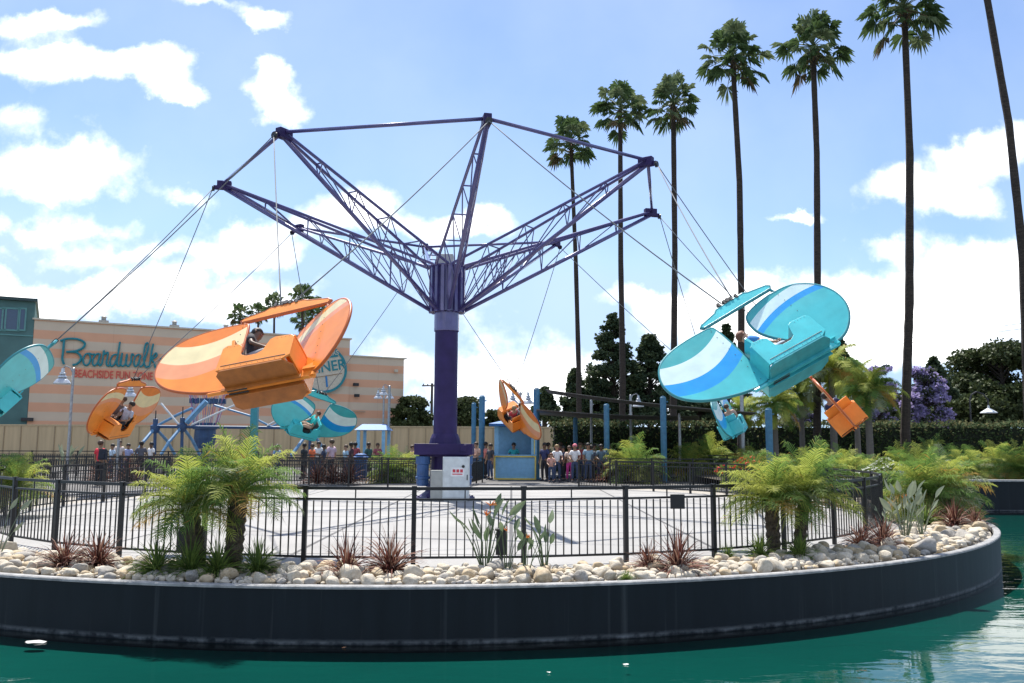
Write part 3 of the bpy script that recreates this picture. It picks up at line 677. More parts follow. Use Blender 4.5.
# ------------------------------------------------------------------ background ride, canopies, kiosk, lamps
M_bl = mat('sky blue steel', (.12, .26, .42), .45, var=.2, vscale=3)
M_bld = mat('deep blue steel', (.025, .065, .15), .45, var=.2, vscale=3)
M_whs = mat('white steel', (.6, .62, .62), .45)
def back_ride():
    Y = 50.; root = empty('blue_frame_ride', (0, Y, 0), 'blue and white tubular ride frame before the striped building', 'amusement ride')
    def p(x, y, dy=0): q = at(x, y, Y+dy); return Vector((q.x, dy, q.z))
    def tb(name, m, pts, r, n=8): r *= .68; b = MB(); b.tube([p(*q) for q in pts], r, n); return b.build(name, m, root)
    for (hx, hy, mt, l, rr, ft) in ((156, 431, 414, (144.5, 445), (168, 444), 458), (183, 429.5, 410, (170, 445), (193, 443), 458), (311, 431, 417, (300, 447), (322, 447), 458)):
        tb('mast', M_dark, [(hx, hy), (hx+.6, mt)], .05); tb('column', M_bld, [(hx, hy), (hx-.3, ft)], .14)
        tb('strut', M_bl, [(hx, hy), (l[0], l[1], -1), (l[0]-8, 458, -1.5)], .13); tb('strut', M_bl, [(hx, hy), (rr[0], rr[1], 1), (rr[0]+8, 458, 1.5)], .13)
        b = MB(); b.lathe([(0, -.35), (.2, -.3), (.27, -.1), (.27, .12), (.14, .2), (.14, .5), (0, .55)], p(hx, hy), 12); b.build('joint', M_bld, root)
    tb('beam', M_bld, [(158, 430), (311, 430)], .13); tb('wide_arm', M_bl, [(187, 426), (207, 404)], .26, 4)
    tb('white_arm', M_whs, [(161.6, 406.6), (179, 427)], .09); tb('white_arm', M_whs, [(192, 428), (238, 406.5)], .08); tb('white_arm', M_whs, [(268, 428), (300, 410)], .08)
    tb('back_brace', M_bl, [(158, 429, 1), (178, 418, 1), (193, 411, 1)], .12); tb('back_brace', M_bl, [(215, 408, 1), (250, 418, 1), (272, 429, 1)], .09)
    tb('back_brace', M_bl, [(272, 429, 1), (300, 416, 1)], .09)
    c = p(208.5, 404, 2.5); c2 = p(206, 429, 2.5); cr = .95
    b = MB(); b.lathe([(.9, -.12), (1.0, -.12), (1.0, .12), (.9, .12), (.9, -.12)], c, 20)
    for k in range(14): b.box(c+Vector((1.02*math.cos(k*.449), 1.02*math.sin(k*.449), 0)), (.10, .10, .3))
    b.build('upper_ring', M_bld, root)
    b = MB(); b.lathe([(.62, -.2), (.72, -.2), (.72, .2), (.62, .2), (.62, -.2)], c2, 20); b.build('lower_ring', M_bld, root)
    top = p(208.5, 393, 2.5)
    pal = [M_whs, mat('pink rod', (.5, .16, .3), .5), M_bl, mat('purple rod', (.2, .1, .3), .5)]
    for k in range(22):
        a = k*2*PI/22; e = Vector((math.cos(a), math.sin(a), 0)); b = MB(); b.tube([c2+e*.7, c+e*1.0, top+e*1.2], .02, 4); b.build('rod', pal[k % 4], root)
    b = MB(); q = p(206, 438, 2.5); b.lathe([(0, -.9), (.55, -.8), (.65, -.2), (.62, .3), (.62, .42), (0, .42)], q, 14); b.tube([q+Vector((0, 0, -.8)), Vector((q.x, q.y, 0))], .2, 8); b.build('centre_cabin', M_bld, root)
    # separate teal column
    q = at(255.5, 412, 46); b = MB(); b.box((0, 0, 2.4), (.36, .36, 4.8)); b.box((0, 0, .1), (.6, .6, .2)); b.box((0, 0, 4.84), (.46, .46, .08)); o = b.build('teal_column', mat('teal post paint', (.04, .26, .30), .5)); o.location = (q.x, 46, 0); tag(o, 'square teal post rising behind the palm cluster at left', 'post'); bevel(o, .02)
back_ride()
M_canblue = mat('bright blue roof', (.01, .12, .36), .5, var=.15)
M_ltblue = mat('pale blue paint', (.22, .46, .66), .5, var=.1)
M_yel = mat('yellow trim', (.72, .56, .12), .5)
def canopy(px0, px1, ytop, ybot, Y, label):
    a, c = at(px0, ytop, Y), at(px1, ybot, Y); w = c.x-a.x; root = empty('blue_canopy', ((a.x+c.x)/2, Y, 0), label, 'canopy')
    b = MB(); z0 = c.z; z1 = a.z; hw = w/2+.1
    b.add([(-hw, -1.2, z0), (hw, -1.2, z0), (hw, 1.2, z0), (-hw, 1.2, z0), (-hw*.75, 0, z1), (hw*.75, 0, z1)], [(0, 1, 5, 4), (1, 2, 5), (2, 3, 4, 5), (3, 0, 4), (3, 2, 1, 0)]); b.build('roof', M_canblue, root)
    for sx in (-1, 1):
        for sy in (-1, 1): b = MB(); b.box((sx*(hw-.2), sy*1.0, z0/2), (.16, .16, z0)); b.box((sx*(hw-.2), sy*1.0, .1), (.26, .26, .2)); b.build('post', M_ltblue, root)
canopy(361, 389, 425.5, 431.5, 47, 'small blue roofed canopy on pale posts left of the tower')
def bin_(px, Y, label):
    q = at(px, 460, Y); b = MB(); b.box((0, 0, .5), (.55, .5, .96), top=1.08); b.box((0, 0, 1.02), (.66, .6, .08)); b.lathe([(.33, 0), (.25, .12), (0, .16)], (0, 0, 1.06), 12)
    o = b.build('litter_bin', M_canblue if 0 else mat('blue bin plastic', (.02, .10, .30), .5)); o.location = (q.x, Y, 0); bevel(o, .02); tag(o, label, 'bin')
bin_(362, 41, 'blue litter bin behind the back fence left of the tower')
def kiosk():
    Y = 41.2; x0 = at(495.5, 470, Y).x; x1 = at(537, 470, Y).x; root = empty('operator_kiosk', ((x0+x1)/2, Y, 0), 'pale blue operator kiosk with yellow trimmed counter and blue roof', 'kiosk'); hw = (x1-x0)/2
    dd = 1.5; dx = .35
    b = MB(); b.box((0, .06, .56), (2*hw-.06, .12, 1.06)); b.build('counter_panel', M_ltblue, root)
    b = MB()
    for sx in (-1, 1): b.box((sx*(hw-.02), 0, .57), (.07, .16, 1.12))
    b.box((0, 0, .035), (2*hw-.11, .15, .07)); b.box((0, 0, 1.10), (2*hw-.11, .15, .07)); b.build('yellow_trim', M_yel, root)
    b = MB(); b.box((0, .18, 1.16), (2*hw+.06, .55, .045)); b.build('counter_top', M_ltblue, root)
    for sx in (-1, 1): b = MB(); b.box((sx*(hw-.09), .12, 1.95), (.2 if sx < 0 else .26, .18, 1.52)); b.build('front_post', M_ltblue, root)
    b = MB(); b.box((hw-.02, .75+.16, 1.35), (.07, 1.3, 2.7)); b.box((-hw+.03, 1.0, .6), (.06, 1.0, 1.1)); b.build('side_wall', mat('kiosk side blue', (.07, .30, .42), .5), root)
    b = MB(); b.box((0, 1.56, 1.35), (2*hw, .06, 2.7)); b.build('back_wall', M_ltblue, root)
    b = MB(); b.box((hw-.07, -.0, 1.9), (.04, .06, 1.4)); b.build('yellow_trim', M_yel, root)
    b = MB(); a = hw+.28; z0, z1 = 2.66, 2.98; b.add([(-a, -.35, z0), (a, -.35, z0), (a, 1.8, z0), (-a, 1.8, z0), (0, .7, z1)], [(0, 1, 4), (1, 2, 4), (2, 3, 4), (3, 0, 4), (3, 2, 1, 0)]); b.box((0, .72, z0-.06), (2*a-.04, 2.1, .1)); b.build('roof', M_canblue, root)
kiosk()
def lamp(px, ytop, Y, heads, label, r=.06, hs=1., kind='bell', m=None):
    q = at(px, ytop, Y); root = empty('street_lamp', (q.x, Y, 0), label, 'lamp'); z = q.z; m = m or M_steel
    b = MB(); b.lathe([(0, 0), (r*2.2, 0), (r*2.2, .06), (r*1.3, .3), (r, .5), (r*.85, z), (0, z+.03)], n=10); b.build('pole', m, root)
    for s in heads:
        hx = s*.36*hs; b = MB(); b.tube([(0, 0, z-.25), (hx*.3, 0, z), (hx*.75, 0, z+.08), (hx, 0, z-.02)], .022*hs, 6); b.build('arm', m, root)
        b = MB(); k = hs
        b.lathe([(0, -.0), (.05*k, -.0), (.06*k, -.14*k), (.10*k, -.16*k), (.10*k, -.20*k), (.07*k, -.21*k), (.14*k, -.28*k), (.14*k, -.31*k), (.10*k, -.32*k), (.20*k, -.40*k), (.27*k, -.50*k), (.27*k, -.53*k), (.18*k, -.50*k), (0, -.46*k)], (hx, 0, z-.02), 14); b.build('lamp_shade', mat('silver shade', (.5, .52, .54), .3, metal=.5), root)
lamp(74, 372, 36, (-1,), 'grey lamp post with silver shade left of the script sign', hs=1.25)
lamp(122.5, 387, 38, (1,), 'grey lamp post rising behind the orange glider with two riders', hs=1.1)
lamp(384.5, 391, 50, (-1, 1), 'shorter of two lamp posts beside the blue canopy', hs=.95)
lamp(390, 387, 48, (-1,), 'taller of two lamp posts beside the blue canopy', hs=.95, r=.08)
lamp(521, 392, 46, (-1, 1), 'twin headed lamp post behind the orange glider over the kiosk', hs=1.15, r=.07)
lamp(631, 394, 46, (1,), 'lamp post standing among the shade sail posts', hs=1.15, r=.08)
lamp(741, 363, 40, (1,), 'tall plain grey pole behind the big teal glider', r=.10, hs=.9)
def gooseneck():
    Y = 58; q = at(970, 392, Y); root = empty('gooseneck_lamp', (q.x, Y, 0), 'white shaded gooseneck lamp above the far hedge at right', 'lamp'); z = q.z-.3
    b = MB(); b.tube([(0, 0, 0), (0, 0, z), (.12, 0, z+.4), (.5, 0, z+.62), (.95, 0, z+.45), (1.22, 0, z+.1), (1.25, 0, z-.35)], .05, 6); b.build('pole', M_dark, root)
    b = MB(); b.lathe([(.05, 0), (.08, -.2), (.2, -.28), (.52, -.48), (.54, -.54), (.3, -.48), (0, -.42)], (1.25, 0, z-.3), 16); b.build('lamp_shade', M_whs, root)
gooseneck()
M_postblue = mat('blue grey post paint', (.05, .17, .28), .5, var=.2)
def posts():
    P = [(474.5, 404, 45, .12, 'b', 'short blue post nearest the tower'), (482.6, 397, 43, .15, 'b', 'thick blue post between tower and kiosk'), (537, 389, 42, .15, 'b', 'tall blue post behind the kiosk and orange glider'),
         (576, 418, 44, .12, 'b', 'low blue post behind the waiting crowd'), (607, 404, 40, .13, 'b', 'blue post at the right end of the crowd'), (663.5, 396, 39, .14, 'b', 'blue post between the two young palms'),
         (769, 407, 36, .15, 'b', 'blue post beside the red flowers'), (591.7, 400, 46, .07, 'g', 'thin grey post left of the shade sail centre'), (680, 413, 41, .07, 'g', 'thin grey post right of the shade sail centre')]
    for (px, y, Y, r, k, lab) in P:
        q = at(px, y, Y); b = MB(); b.lathe([(0, 0), (r*1.6, 0), (r*1.6, .05), (r, .06), (r, q.z), (r*.7, q.z+.02), (r*.7, q.z+.06), (0, q.z+.07)], n=12); b.tube([(r, 0, q.z-.2), (r+.08, 0, q.z-.2)], .03, 6)
        o = b.build('canopy_post', M_postblue if k == 'b' else M_steel); o.location = (q.x, Y, 0); tag(o, lab, 'post', 'posts of the shade sails')
posts()
def sails():
    m = mat('dark shade netting', (.10, .10, .10), .9, var=.3, vscale=3)
    def sheet(A, B, C, D, sag, label):
        b = MB(); n = 14; k = 5; vs = []
        for i in range(n+1):
            for j in range(k+1):
                u, v = i/n, j/k; p = A.lerp(B, u).lerp(D.lerp(C, u), v); p = p+Vector((0, 0, -sag*4*u*(1-u)-sag*.6*4*v*(1-v))); vs.append(p)
        fs = [(i*(k+1)+j, (i+1)*(k+1)+j, (i+1)*(k+1)+j+1, i*(k+1)+j+1) for i in range(n) for j in range(k)]
        b.add(vs, fs); o = b.build('shade_sail', m, smooth=True); s = o.modifiers.new('thick', 'SOLIDIFY'); s.thickness = .025; tag(o, label, 'shade sail', 'dark shade sails over the queue')
        return o
    sheet(at(546, 389, 42), at(757, 410, 38), at(748, 412, 41), at(552, 393, 45), .10, 'upper dark shade sail sloping down to the right')
    sheet(at(537, 409, 40), at(700, 414, 42), at(700, 418, 50), at(537, 414, 50), .10, 'lower dark shade sail stretched behind the kiosk')
sails()
def poles_wires():
    Y = 118; A = at(432.5, 384, Y); root = empty('utility_pole', (A.x, Y, 0), 'dark wooden utility pole just left of the tower', 'utility pole')
    b = MB(); b.tube([(0, 0, 0), (0, 0, A.z)], [.24, .16], 8); b.build('pole', mat('dark timber', (.06, .045, .035), .9), root)
    b = MB(); b.box((0, 0, A.z-.35), (2.8, .16, .18)); 
    for x in (-1.2, -.6, .6, 1.2): b.lathe([(.05, 0), (.09, .08), (.05, .2)], (x, 0, A.z-.26), 6)
    b.build('crossarm', mat('dark timber', (.06, .045, .035), .9), root)
    B = at(1120, 304, 78)
    for k, (dz, dx) in enumerate(((0, 0), (-.55, .4))):
        b = MB(); a0, b0 = A+Vector((dx, 0, -.2+dz*.5)), B+Vector((0, 0, dz)); b.tube([a0.lerp(b0, u/16)+Vector((0, 0, -1.6*4*(u/16)*(1-u/16)*.5)) for u in range(17)], .022, 4)
        tag(b.build('power_line', M_dark), ('upper', 'lower')[k]+' of two power lines crossing the sky behind the palms', 'cable')
poles_wires()

# ------------------------------------------------------------------ vegetation
def leafmat(n, c, c2, tr=.35, vs=3., rough=.6): return mat(n, c, rough, col2=c2, vscale=vs, transl=tr, spec=.2)
G_fan = [leafmat('fan palm leaf', (.06, .105, .04), (.11, .17, .06), .35), leafmat('fan palm leaf pale', (.14, .19, .09), (.22, .27, .14), .3), leafmat('dead fan', (.10, .075, .04), (.17, .13, .07), .2)]
M_ptrunk = mat('tall palm trunk', (.022, .016, .013), .95, col2=(.06, .045, .034), vscale=4, bump=.6, bscale=8, stretch=(1, 1, 5))
def fan_crown(seed, n=44, R=2.1):
    rnd = random.Random(seed); b = MB()
    for i in range(n):
        f = (i+.5)/n; el = math.radians(86-f*135+rnd.uniform(-12, 12)); az = i*2.39996+rnd.uniform(-.5, .5)
        d = Vector((math.cos(el)*math.cos(az), math.cos(el)*math.sin(az), math.sin(el)))
        pl = R*(.52+rnd.uniform(-.16, .16)); st = Vector((0, 0, .1+.15*math.sin(el)))
        hub = st+d*pl+Vector((0, 0, -.10*pl*(1 if el < .6 else 0)))
        b.tube([st, st.lerp(hub, .5)+Vector((0, 0, .05)), hub], [.035, .022, .015], 4, mi=1 if f < .8 else 2, cap=False)
        side = d.cross(Vector((0, 0, 1))); side = side.normalized() if side.length > .1 else Vector((1, 0, 0))
        side = (Quaternion(d, rnd.uniform(-.6, .6)) @ side); nr = side.cross(d).normalized()
        fr = R*rnd.uniform(.28, .42); mi = 0 if rnd.random() < .72 else 1
        if f > .985: mi = 2
        for k in range(15):
            a = math.radians(-118+k*236/14+rnd.uniform(-5, 5)); e = d*math.cos(a)+side*math.sin(a); ln = fr*(1-.22*abs(a)/2)*rnd.uniform(.85, 1.08)
            w = nr.cross(e)*fr*.075; fold = nr*(.03 if k % 2 else -.03)
            mid = hub+e*ln*.6+fold; tip = hub+e*ln+Vector((0, 0, -ln*rnd.uniform(.25, .55)))
            b.add([hub, mid-w, tip, mid+w], [(0, 1, 2), (0, 2, 3)], mi)
    # old leaf bases
    for i in range(26):
        a = i*2.4; z = -.1-.030*i; e = Vector((math.cos(a), math.sin(a), 0)); b.tube([e*.12+Vector((0, 0, z)), e*.34+Vector((0, 0, z+.12))], [.05, .02], 4, 2)
    return b.mesh('crown', G_fan)
FANS = [fan_crown(s) for s in (1, 2, 3)]
def tall_palm(k, pts, Y, R, r, label, group='tall fan palms in a row behind the ride'):
    P = [at(px, py, Y) for px, py in pts]; base = Vector((P[-1].x+(P[-1].x-P[-2].x)*.2, Y, 0)); root = empty('fan_palm', base, label, 'palm tree', group)
    P = P[::-1]; Q = []
    full = [base]+P
    for i in range(len(full)-1):
        n = 10
        for j in range(n): Q.append(full[i].lerp(full[i+1], j/n)-base)
    Q.append(full[-1]-base); rnd = random.Random(k); H = Q[-1].z
    rr = [r*.74*(1.25-.42*q.z/H)*(1+.05*rnd.uniform(-1, 1)) for q in Q]
    b = MB(); b.tube(Q, rr, 10); b.build('trunk', M_ptrunk, root)
    c = child('crown', FANS[k % 3], root); c.location = Q[-1]; c.rotation_euler = (0, 0, k*1.3); c.scale = [R]*3
tall_palm(0, [(569, 143), (575, 260), (579, 370), (580, 425)], 62, 1.12, .22, 'shortest tall fan palm, its crown at the ride arm')
tall_palm(1, [(618, 110), (620, 260), (623, 370), (623, 430)], 58, 1.12, .25, 'fan palm second from left in the tall row')
tall_palm(2, [(671, 103), (674, 250), (674, 370), (674, 430)], 56, 1.12, .26, 'fan palm third from left, crown touching its neighbour')
tall_palm(3, [(730, 57), (738, 180), (741, 300), (742, 430)], 49, 1.16, .24, 'fan palm rising behind the big teal glider')
tall_palm(4, [(810, 46), (815, 150), (817, 283), (818, 430)], 45, 1.12, .23, 'fan palm above the right end of the big teal glider')
tall_palm(5, [(901, 6), (908, 150), (909, 300), (907, 380), (906, 430)], 43, 1.22, .26, 'fan palm with crown cut by the top edge')
tall_palm(6, [(971, -70), (985, 0), (1007, 120), (1022, 250), (1030, 420)], 36, 1.2, .22, 'leaning fan palm at the right edge, crown out of view')
for i, (px, y, Y, R, lab) in enumerate(((239.5, 318, 108, .85, 'leftmost of the small palms behind the striped building'), (258, 316, 112, .8, 'second small palm behind the striped building'), (274, 308, 110, .95, 'third small palm behind the striped building'),
        (302, 303, 106, 1.15, 'tallest small palm behind the orange glider bar'), (303, 322, 118, .95, 'low small palm under the tallest one behind the building'), (318, 312, 110, .9, 'rightmost of the small palms behind the striped building'))):
    tall_palm(i, [(px, y), (px, y+60)], Y, R, .2, lab, 'small palms behind the striped building')

G_date = [leafmat('date palm leaflet', (.10, .19, .045), (.20, .31, .07), .5, 2), leafmat('date palm leaflet yellow', (.33, .38, .07), (.44, .46, .11), .5, 2), leafmat('date palm leaflet dark', (.09, .14, .035), (.16, .22, .05), .4, 2), leafmat('date palm leaflet dry', (.42, .24, .05), (.5, .32, .09), .4, 2), leafmat('date palm leaflet grey', (.24, .28, .15), (.34, .37, .22), .4, 2)]
def date_crown(seed, n=70, Lf=1.0, lp=27, mix=(.55, .2, .2, .03), up=84, low=-8, lw=.0085, dr=1.):
    rnd = random.Random(seed); b = MB()
    for i in range(n):
        f = (i+.5)/n; el = math.radians(up-(up-low)*f**.8+rnd.uniform(-8, 8)); az = i*2.39996+rnd.uniform(-.3, .3); L_ = Lf*rnd.uniform(.8, 1.12)
        h = Vector((math.cos(az), math.sin(az), 0)); d = h*math.cos(el)+Vector((0, 0, math.sin(el))); p = Vector((0, 0, 0)); ns = 7; pts = [p.copy()]; g = rnd.uniform(.55, 1.25)*dr
        for k in range(ns):
            d = (d+Vector((0, 0, -g*.30*(k+1)/ns))).normalized(); p = p+d*(L_/ns); pts.append(p.copy())
        r = rnd.random()*(1 if f > .4 else .8); acc = 0; mi = 4
        for q, w in enumerate(mix):
            acc += w
            if r < acc: mi = q; break
        if f < .4 and mi in (0, 2) and rnd.random() < .22: mi = 1
        if f > .85 and rnd.random() < .2: mi = 3
        b.tube(pts, [.012*Lf*(1-.8*k/ns) for k in range(ns+1)], 3, mi, cap=False)
        for k in range(lp):
            u = .12+.88*k/lp; x = u*ns; j = min(int(x), ns-1); c = pts[j].lerp(pts[j+1], x-j); dd = (pts[j+1]-pts[j]).normalized(); s = dd.cross(Vector((0, 0, 1)))
            if s.length < .05: s = dd.orthogonal()
            s.normalize(); u2 = s.cross(dd).normalized(); ll = Lf*(.36 if lp < 50 else .30)*(math.sin(PI*min(1, u*.9+.12))**.6)*rnd.uniform(.8, 1.15)
            for sg in (-1, 1):
                t = (s*sg*.85+dd*.62+u2*rnd.uniform(-.05, .35)).normalized(); tip = c+t*ll+Vector((0, 0, -ll*rnd.uniform(.1, .7))); w = dd*lw
                m2 = mi if rnd.random() > .05 else (1 if rnd.random() < .7 else 3)
                b.tri(c-w, c+w, tip, m2) if ll < .1 else b.add([c-w, c+t*ll*.55-w*.8, tip, c+t*ll*.55+w*.8, c+w], [(0, 1, 3, 4), (1, 2, 3)], m2)
    return b.mesh('crown', G_date)
M_dtrunk = mat('date palm trunk', (.035, .025, .018), .95, col2=(.12, .09, .06), vscale=16, bump=.9, bscale=20)
DATES = [date_crown(11, 44), date_crown(12, 44, mix=(.5, .26, .12, .04)), date_crown(13, 46, mix=(.5, .22, .14, .03)), date_crown(14, 84, mix=(.55, .2, .1, .02), low=-45), date_crown(15, 60, mix=(.4, .15, .1, .06), low=-15)]
def date_palm(x, y, h, R, k, label, group=None, tr=.085, lean=(0, 0), z0=0., cat='palm tree', name='date_palm', sz=1.):
    root = empty(name, (x, y, z0), label, cat, group); rnd = random.Random(k*7+3)
    if h > .15:
        b = MB(); n = max(5, int(h/.06)); P = [Vector((lean[0]*(i/n)**1.3, lean[1]*(i/n)**1.3, h*i/n)) for i in range(n+1)]; b.tube(P, [tr*(1.15 if i % 2 else .95) for i in range(n+1)], 10)
        for i in range(int(h*120)):
            u = rnd.random(); a = rnd.uniform(0, 2*PI); q = P[int(u*n)]; e = Vector((math.cos(a), math.sin(a), 0)); b.add([q+e*tr*.8+Vector((-e.y, e.x, 0))*.022, q+e*tr*.8-Vector((-e.y, e.x, 0))*.022, q+e*(tr*1.0+.05)+Vector((0, 0, .07))], [(0, 1, 2)])
        b.build('trunk', M_dtrunk, root)
    c = child('crown', DATES[k % len(DATES)], root); c.location = (lean[0], lean[1], h); c.scale = (R, R, R*sz); c.rotation_euler = (0, 0, k*1.1)
    return root
def G(px, Y): return at(px, 500, Y).x
D1 = 'young date palms in the planter'
date_palm(G(203, 11.25), 11.25, .84, .86, 0, 'left of the two date palms left of the tower, green drooping fronds', D1, lean=(-.16, .05), tr=.10)
date_palm(G(237, 11.35), 11.35, 1.05, .92, 1, 'right of the two date palms left of the tower, yellow tinged fronds', D1, lean=(.05, 0), tr=.11)
date_palm(G(774, 13.3), 13.3, .82, .88, 2, 'left of the two date palms below the big teal glider', D1, lean=(-.02, 0), tr=.10)
date_palm(G(799, 13.5), 13.5, .92, .92, 0, 'right of the two date palms, with one orange frond', D1, lean=(.12, 0), tr=.09)
date_palm(G(922, 19.6), 19.4, .62, 1.12, 3, 'broad yellow green palm clump right of the fence', D1, tr=.1)
date_palm(G(950, 19.6), 19.9, .60, 1.15, 4, 'yellow tipped palm clump nearest the far pond wall', D1, tr=.1)
date_palm(G(4, 19.0), 19.5, .6, .95, 2, 'yellow green palm clump at the left edge behind the fence', D1, tr=.1)
D2 = 'leafy palms behind the ride deck'
for i, (px, Y, h, R, lab) in enumerate(((392, 37, .35, 1.25, 'bushy green palm left of the tower behind the back fence'), (408, 38, .5, 1.1, 'smaller bushy palm touching the tower behind the fence'), (636, 38.5, .55, 1.7, 'large bright young palm behind the queue fence'), (622, 40, .4, 1.3, 'low palm beside the large bright young palm'), (690, 41, .5, 1.5, 'young palm right of the blue post before the hedge'), (712, 43, .8, 1.5, 'taller young palm at the foot of the tall grey pole'),
        (752, 40, .6, 1.4, 'palm behind the red flowers'), (822, 33, .45, 1.45, 'wide pale palm behind the fence below the orange glider'), (848, 34, .5, 1.35, 'pale green palm right of the wide one behind the fence'), (872, 35, .4, 1.1, 'small palm at the fence corner behind'))):
    date_palm(G(px, Y), Y, h, R, 3+i, lab, D2, tr=.1)
D3 = 'palms on the far bank at right'
for i, (px, Y, h, R, lab) in enumerate(((905, 36, .8, 1.4, 'far bank palm nearest the fence corner'), (935, 37, 1.0, 1.7, 'far bank palm standing tallest below the hedge'), (975, 34.5, .5, 1.5, 'low spreading palm above the far pond wall'), (1000, 38, .8, 1.7, 'far bank palm second from the right edge'), (1024, 34.5, .6, 1.6, 'far bank palm at the right edge'), (1050, 37, .7, 1.7, 'far bank palm beyond the right edge'), (960, 40, .6, 1.4, 'rear palm before the hedge on the far bank'))):
    date_palm(G(px, Y), Y, h*.55, R*.82, (3, 0, 1, 2)[i % 4], lab, D3, tr=.1, z0=.3)

# trees with leafy crowns
def clump_tree(name, px, Y, ytop, ybot, hw, shape, mats, label, leaf=.30, n=9000, seed=1, group=None, trunk=.22, branch=True, trunkm=None, cat='tree'):
    rnd = random.Random(seed); hw *= (1.6 if shape == 'cone' else 1.12); top = at(px, ytop, Y).z; bot = max(.6, at(px, ybot, Y).z); W_ = hw/F*Y; H = top-bot; x = G(px, Y)
    root = empty(name, (x, Y, 0), label, cat, group); tm = trunkm or mat('dark bark', (.05, .038, .028), .95, bump=.5)
    t = MB(); t.tube([(0, 0, 0), (0, 0, bot+H*.3), (0, 0, bot+H*.85)], [trunk, trunk*.7, trunk*.2], 8)
    cl = []
    K = 120 if shape == 'cone' else 60
    for i in range(K):
        u = rnd.random()**(.75 if shape == 'cone' else 1.)
        if shape == 'cone': rad = W_*(1-u)**.9*(.9+.2*math.sin(u*17))+W_*.03; rr = W_*rnd.uniform(.15, .27)*(1.1-.75*u)
        elif shape == 'dome': rad = W_*math.sqrt(max(0, 1-(u*1.05-.15)**2))*.82; rr = W_*rnd.uniform(.2, .36)
        elif shape == 'weep': rad = W_*math.sqrt(max(.05, 1-(u)**2))*.8; rr = W_*rnd.uniform(.2, .33)
        a = rnd.uniform(0, 2*PI); q = rad*math.sqrt(rnd.uniform(.25, 1)); z = bot+H*u*.96; c = Vector((q*math.cos(a), q*math.sin(a), z)); cl.append((c, rr))
        if branch: t.tube([(0, 0, max(.4, z-rad*.5)), c*.5+Vector((0, 0, z*.5-rad*.1)), c], [trunk*.25, trunk*.15, .02], 5)
    t.build('trunk', tm, root)
    b = MB(); per = n//len(cl)
    for c, rr in cl:
        mi0 = rnd.randrange(len(mats))
        for j in range(per):
            v = Vector((rnd.gauss(0, 1), rnd.gauss(0, 1), rnd.gauss(0, 1))).normalized()*rr*rnd.random()**.35
            if shape == 'weep': v.z = -abs(v.z)*2.2 if rnd.random() < .7 else v.z*.8
            else: v.z *= .55
            p = c+v
            d = Vector((rnd.gauss(0, 1), rnd.gauss(0, 1), rnd.gauss(0, .6))).normalized()
            if shape == 'weep': d = Vector((rnd.gauss(0, .35), rnd.gauss(0, .35), -1)).normalized()
            s = d.orthogonal().normalized(); s = Quaternion(d, rnd.uniform(0, 6.28)) @ s; l = leaf*rnd.uniform(.6, 1.3); w = l*(.42 if shape != 'weep' else .13)
            b.add([p, p+d*l*.5+s*w, p+d*l, p+d*l*.5-s*w], [(0, 1, 2, 3)], mi0 if rnd.random() < .6 else rnd.randrange(len(mats)))
    b.build('crown', mats, root); return root
G_con = [leafmat('conifer needles', (.034, .055, .030), (.06, .09, .045), .25), leafmat('conifer needles pale', (.06, .085, .04), (.09, .12, .055), .25)]  # second needle tone is paler, mixed at random per clump
G_dk = [leafmat('oak leaf', (.04, .055, .022), (.07, .09, .035), .2), leafmat('oak leaf light', (.06, .08, .03), (.09, .115, .04), .2)]
G_wp = [leafmat('pepper tree leaf', (.30, .35, .09), (.42, .46, .13), .55), leafmat('pepper tree leaf yellow', (.55, .52, .10), (.66, .60, .16), .55), leafmat('pepper tree leaf dark', (.14, .19, .05), (.22, .27, .08), .45)]
G_ja = [leafmat('jacaranda blossom', (.36, .30, .52), (.48, .42, .66), .5), leafmat('jacaranda blossom deep', (.27, .22, .42), (.36, .30, .52), .5), leafmat('jacaranda twig leaf', (.06, .08, .04), (.09, .10, .06), .2)]
CT = 'dark conifers behind the shade sails'
for i, (px, yt, yb, hw, lab) in enumerate(((616, 309, 424, 29, 'tallest dark conifer behind the second fan palm'), (653, 328, 424, 25, 'dark conifer right of the tallest one'), (577, 366, 424, 13, 'narrow small conifer left of the tall pair'), (732, 320, 400, 13, 'narrow dark conifer behind the big teal glider'), (546, 386, 424, 13, 'low conifer right of the blue kiosk'), (845, 332, 380, 15, 'dark conifer top peeping past the big teal glider'), (943, 353, 395, 13, 'small pointed conifer right of the jacarandas'), (600, 378, 426, 22, 'low dark conifer between the tall pair and the narrow one'), (700, 372, 426, 22, 'low dark conifer behind the left half of the teal glider'))):
    clump_tree('conifer', px, 66, yt, yb, hw, 'cone', G_con, lab, leaf=.24, n=20000 if hw > 20 else 10000, seed=20+i, group=CT, trunk=.25)
for i, (px, Y, yt, yb, hw, lab) in enumerate(((412, 85, 399, 432, 20, 'dark round tree left of the tower behind the tan wall'), (462, 88, 398, 432, 22, 'dark tree just right of the tower behind the wall'), (497, 92, 412, 434, 14, 'small dark tree above the wall left of the kiosk'), (385, 92, 408, 432, 12, 'low tree beside the right end of the striped building'),
        (1012, 72, 342, 424, 62, 'huge dark oak at the right edge'), (950, 76, 376, 424, 34, 'dark spreading tree left of the huge oak'), (1075, 70, 352, 424, 40, 'dark oak beyond the right edge'), (905, 80, 392, 424, 26, 'low dark tree under the right jacaranda'))):
    clump_tree('broadleaf_tree', px, Y, yt, yb, hw, 'dome', G_dk, lab, leaf=.30, n=30000 if hw > 50 else 12000, seed=40+i, trunk=.35, group='dark trees on the skyline')
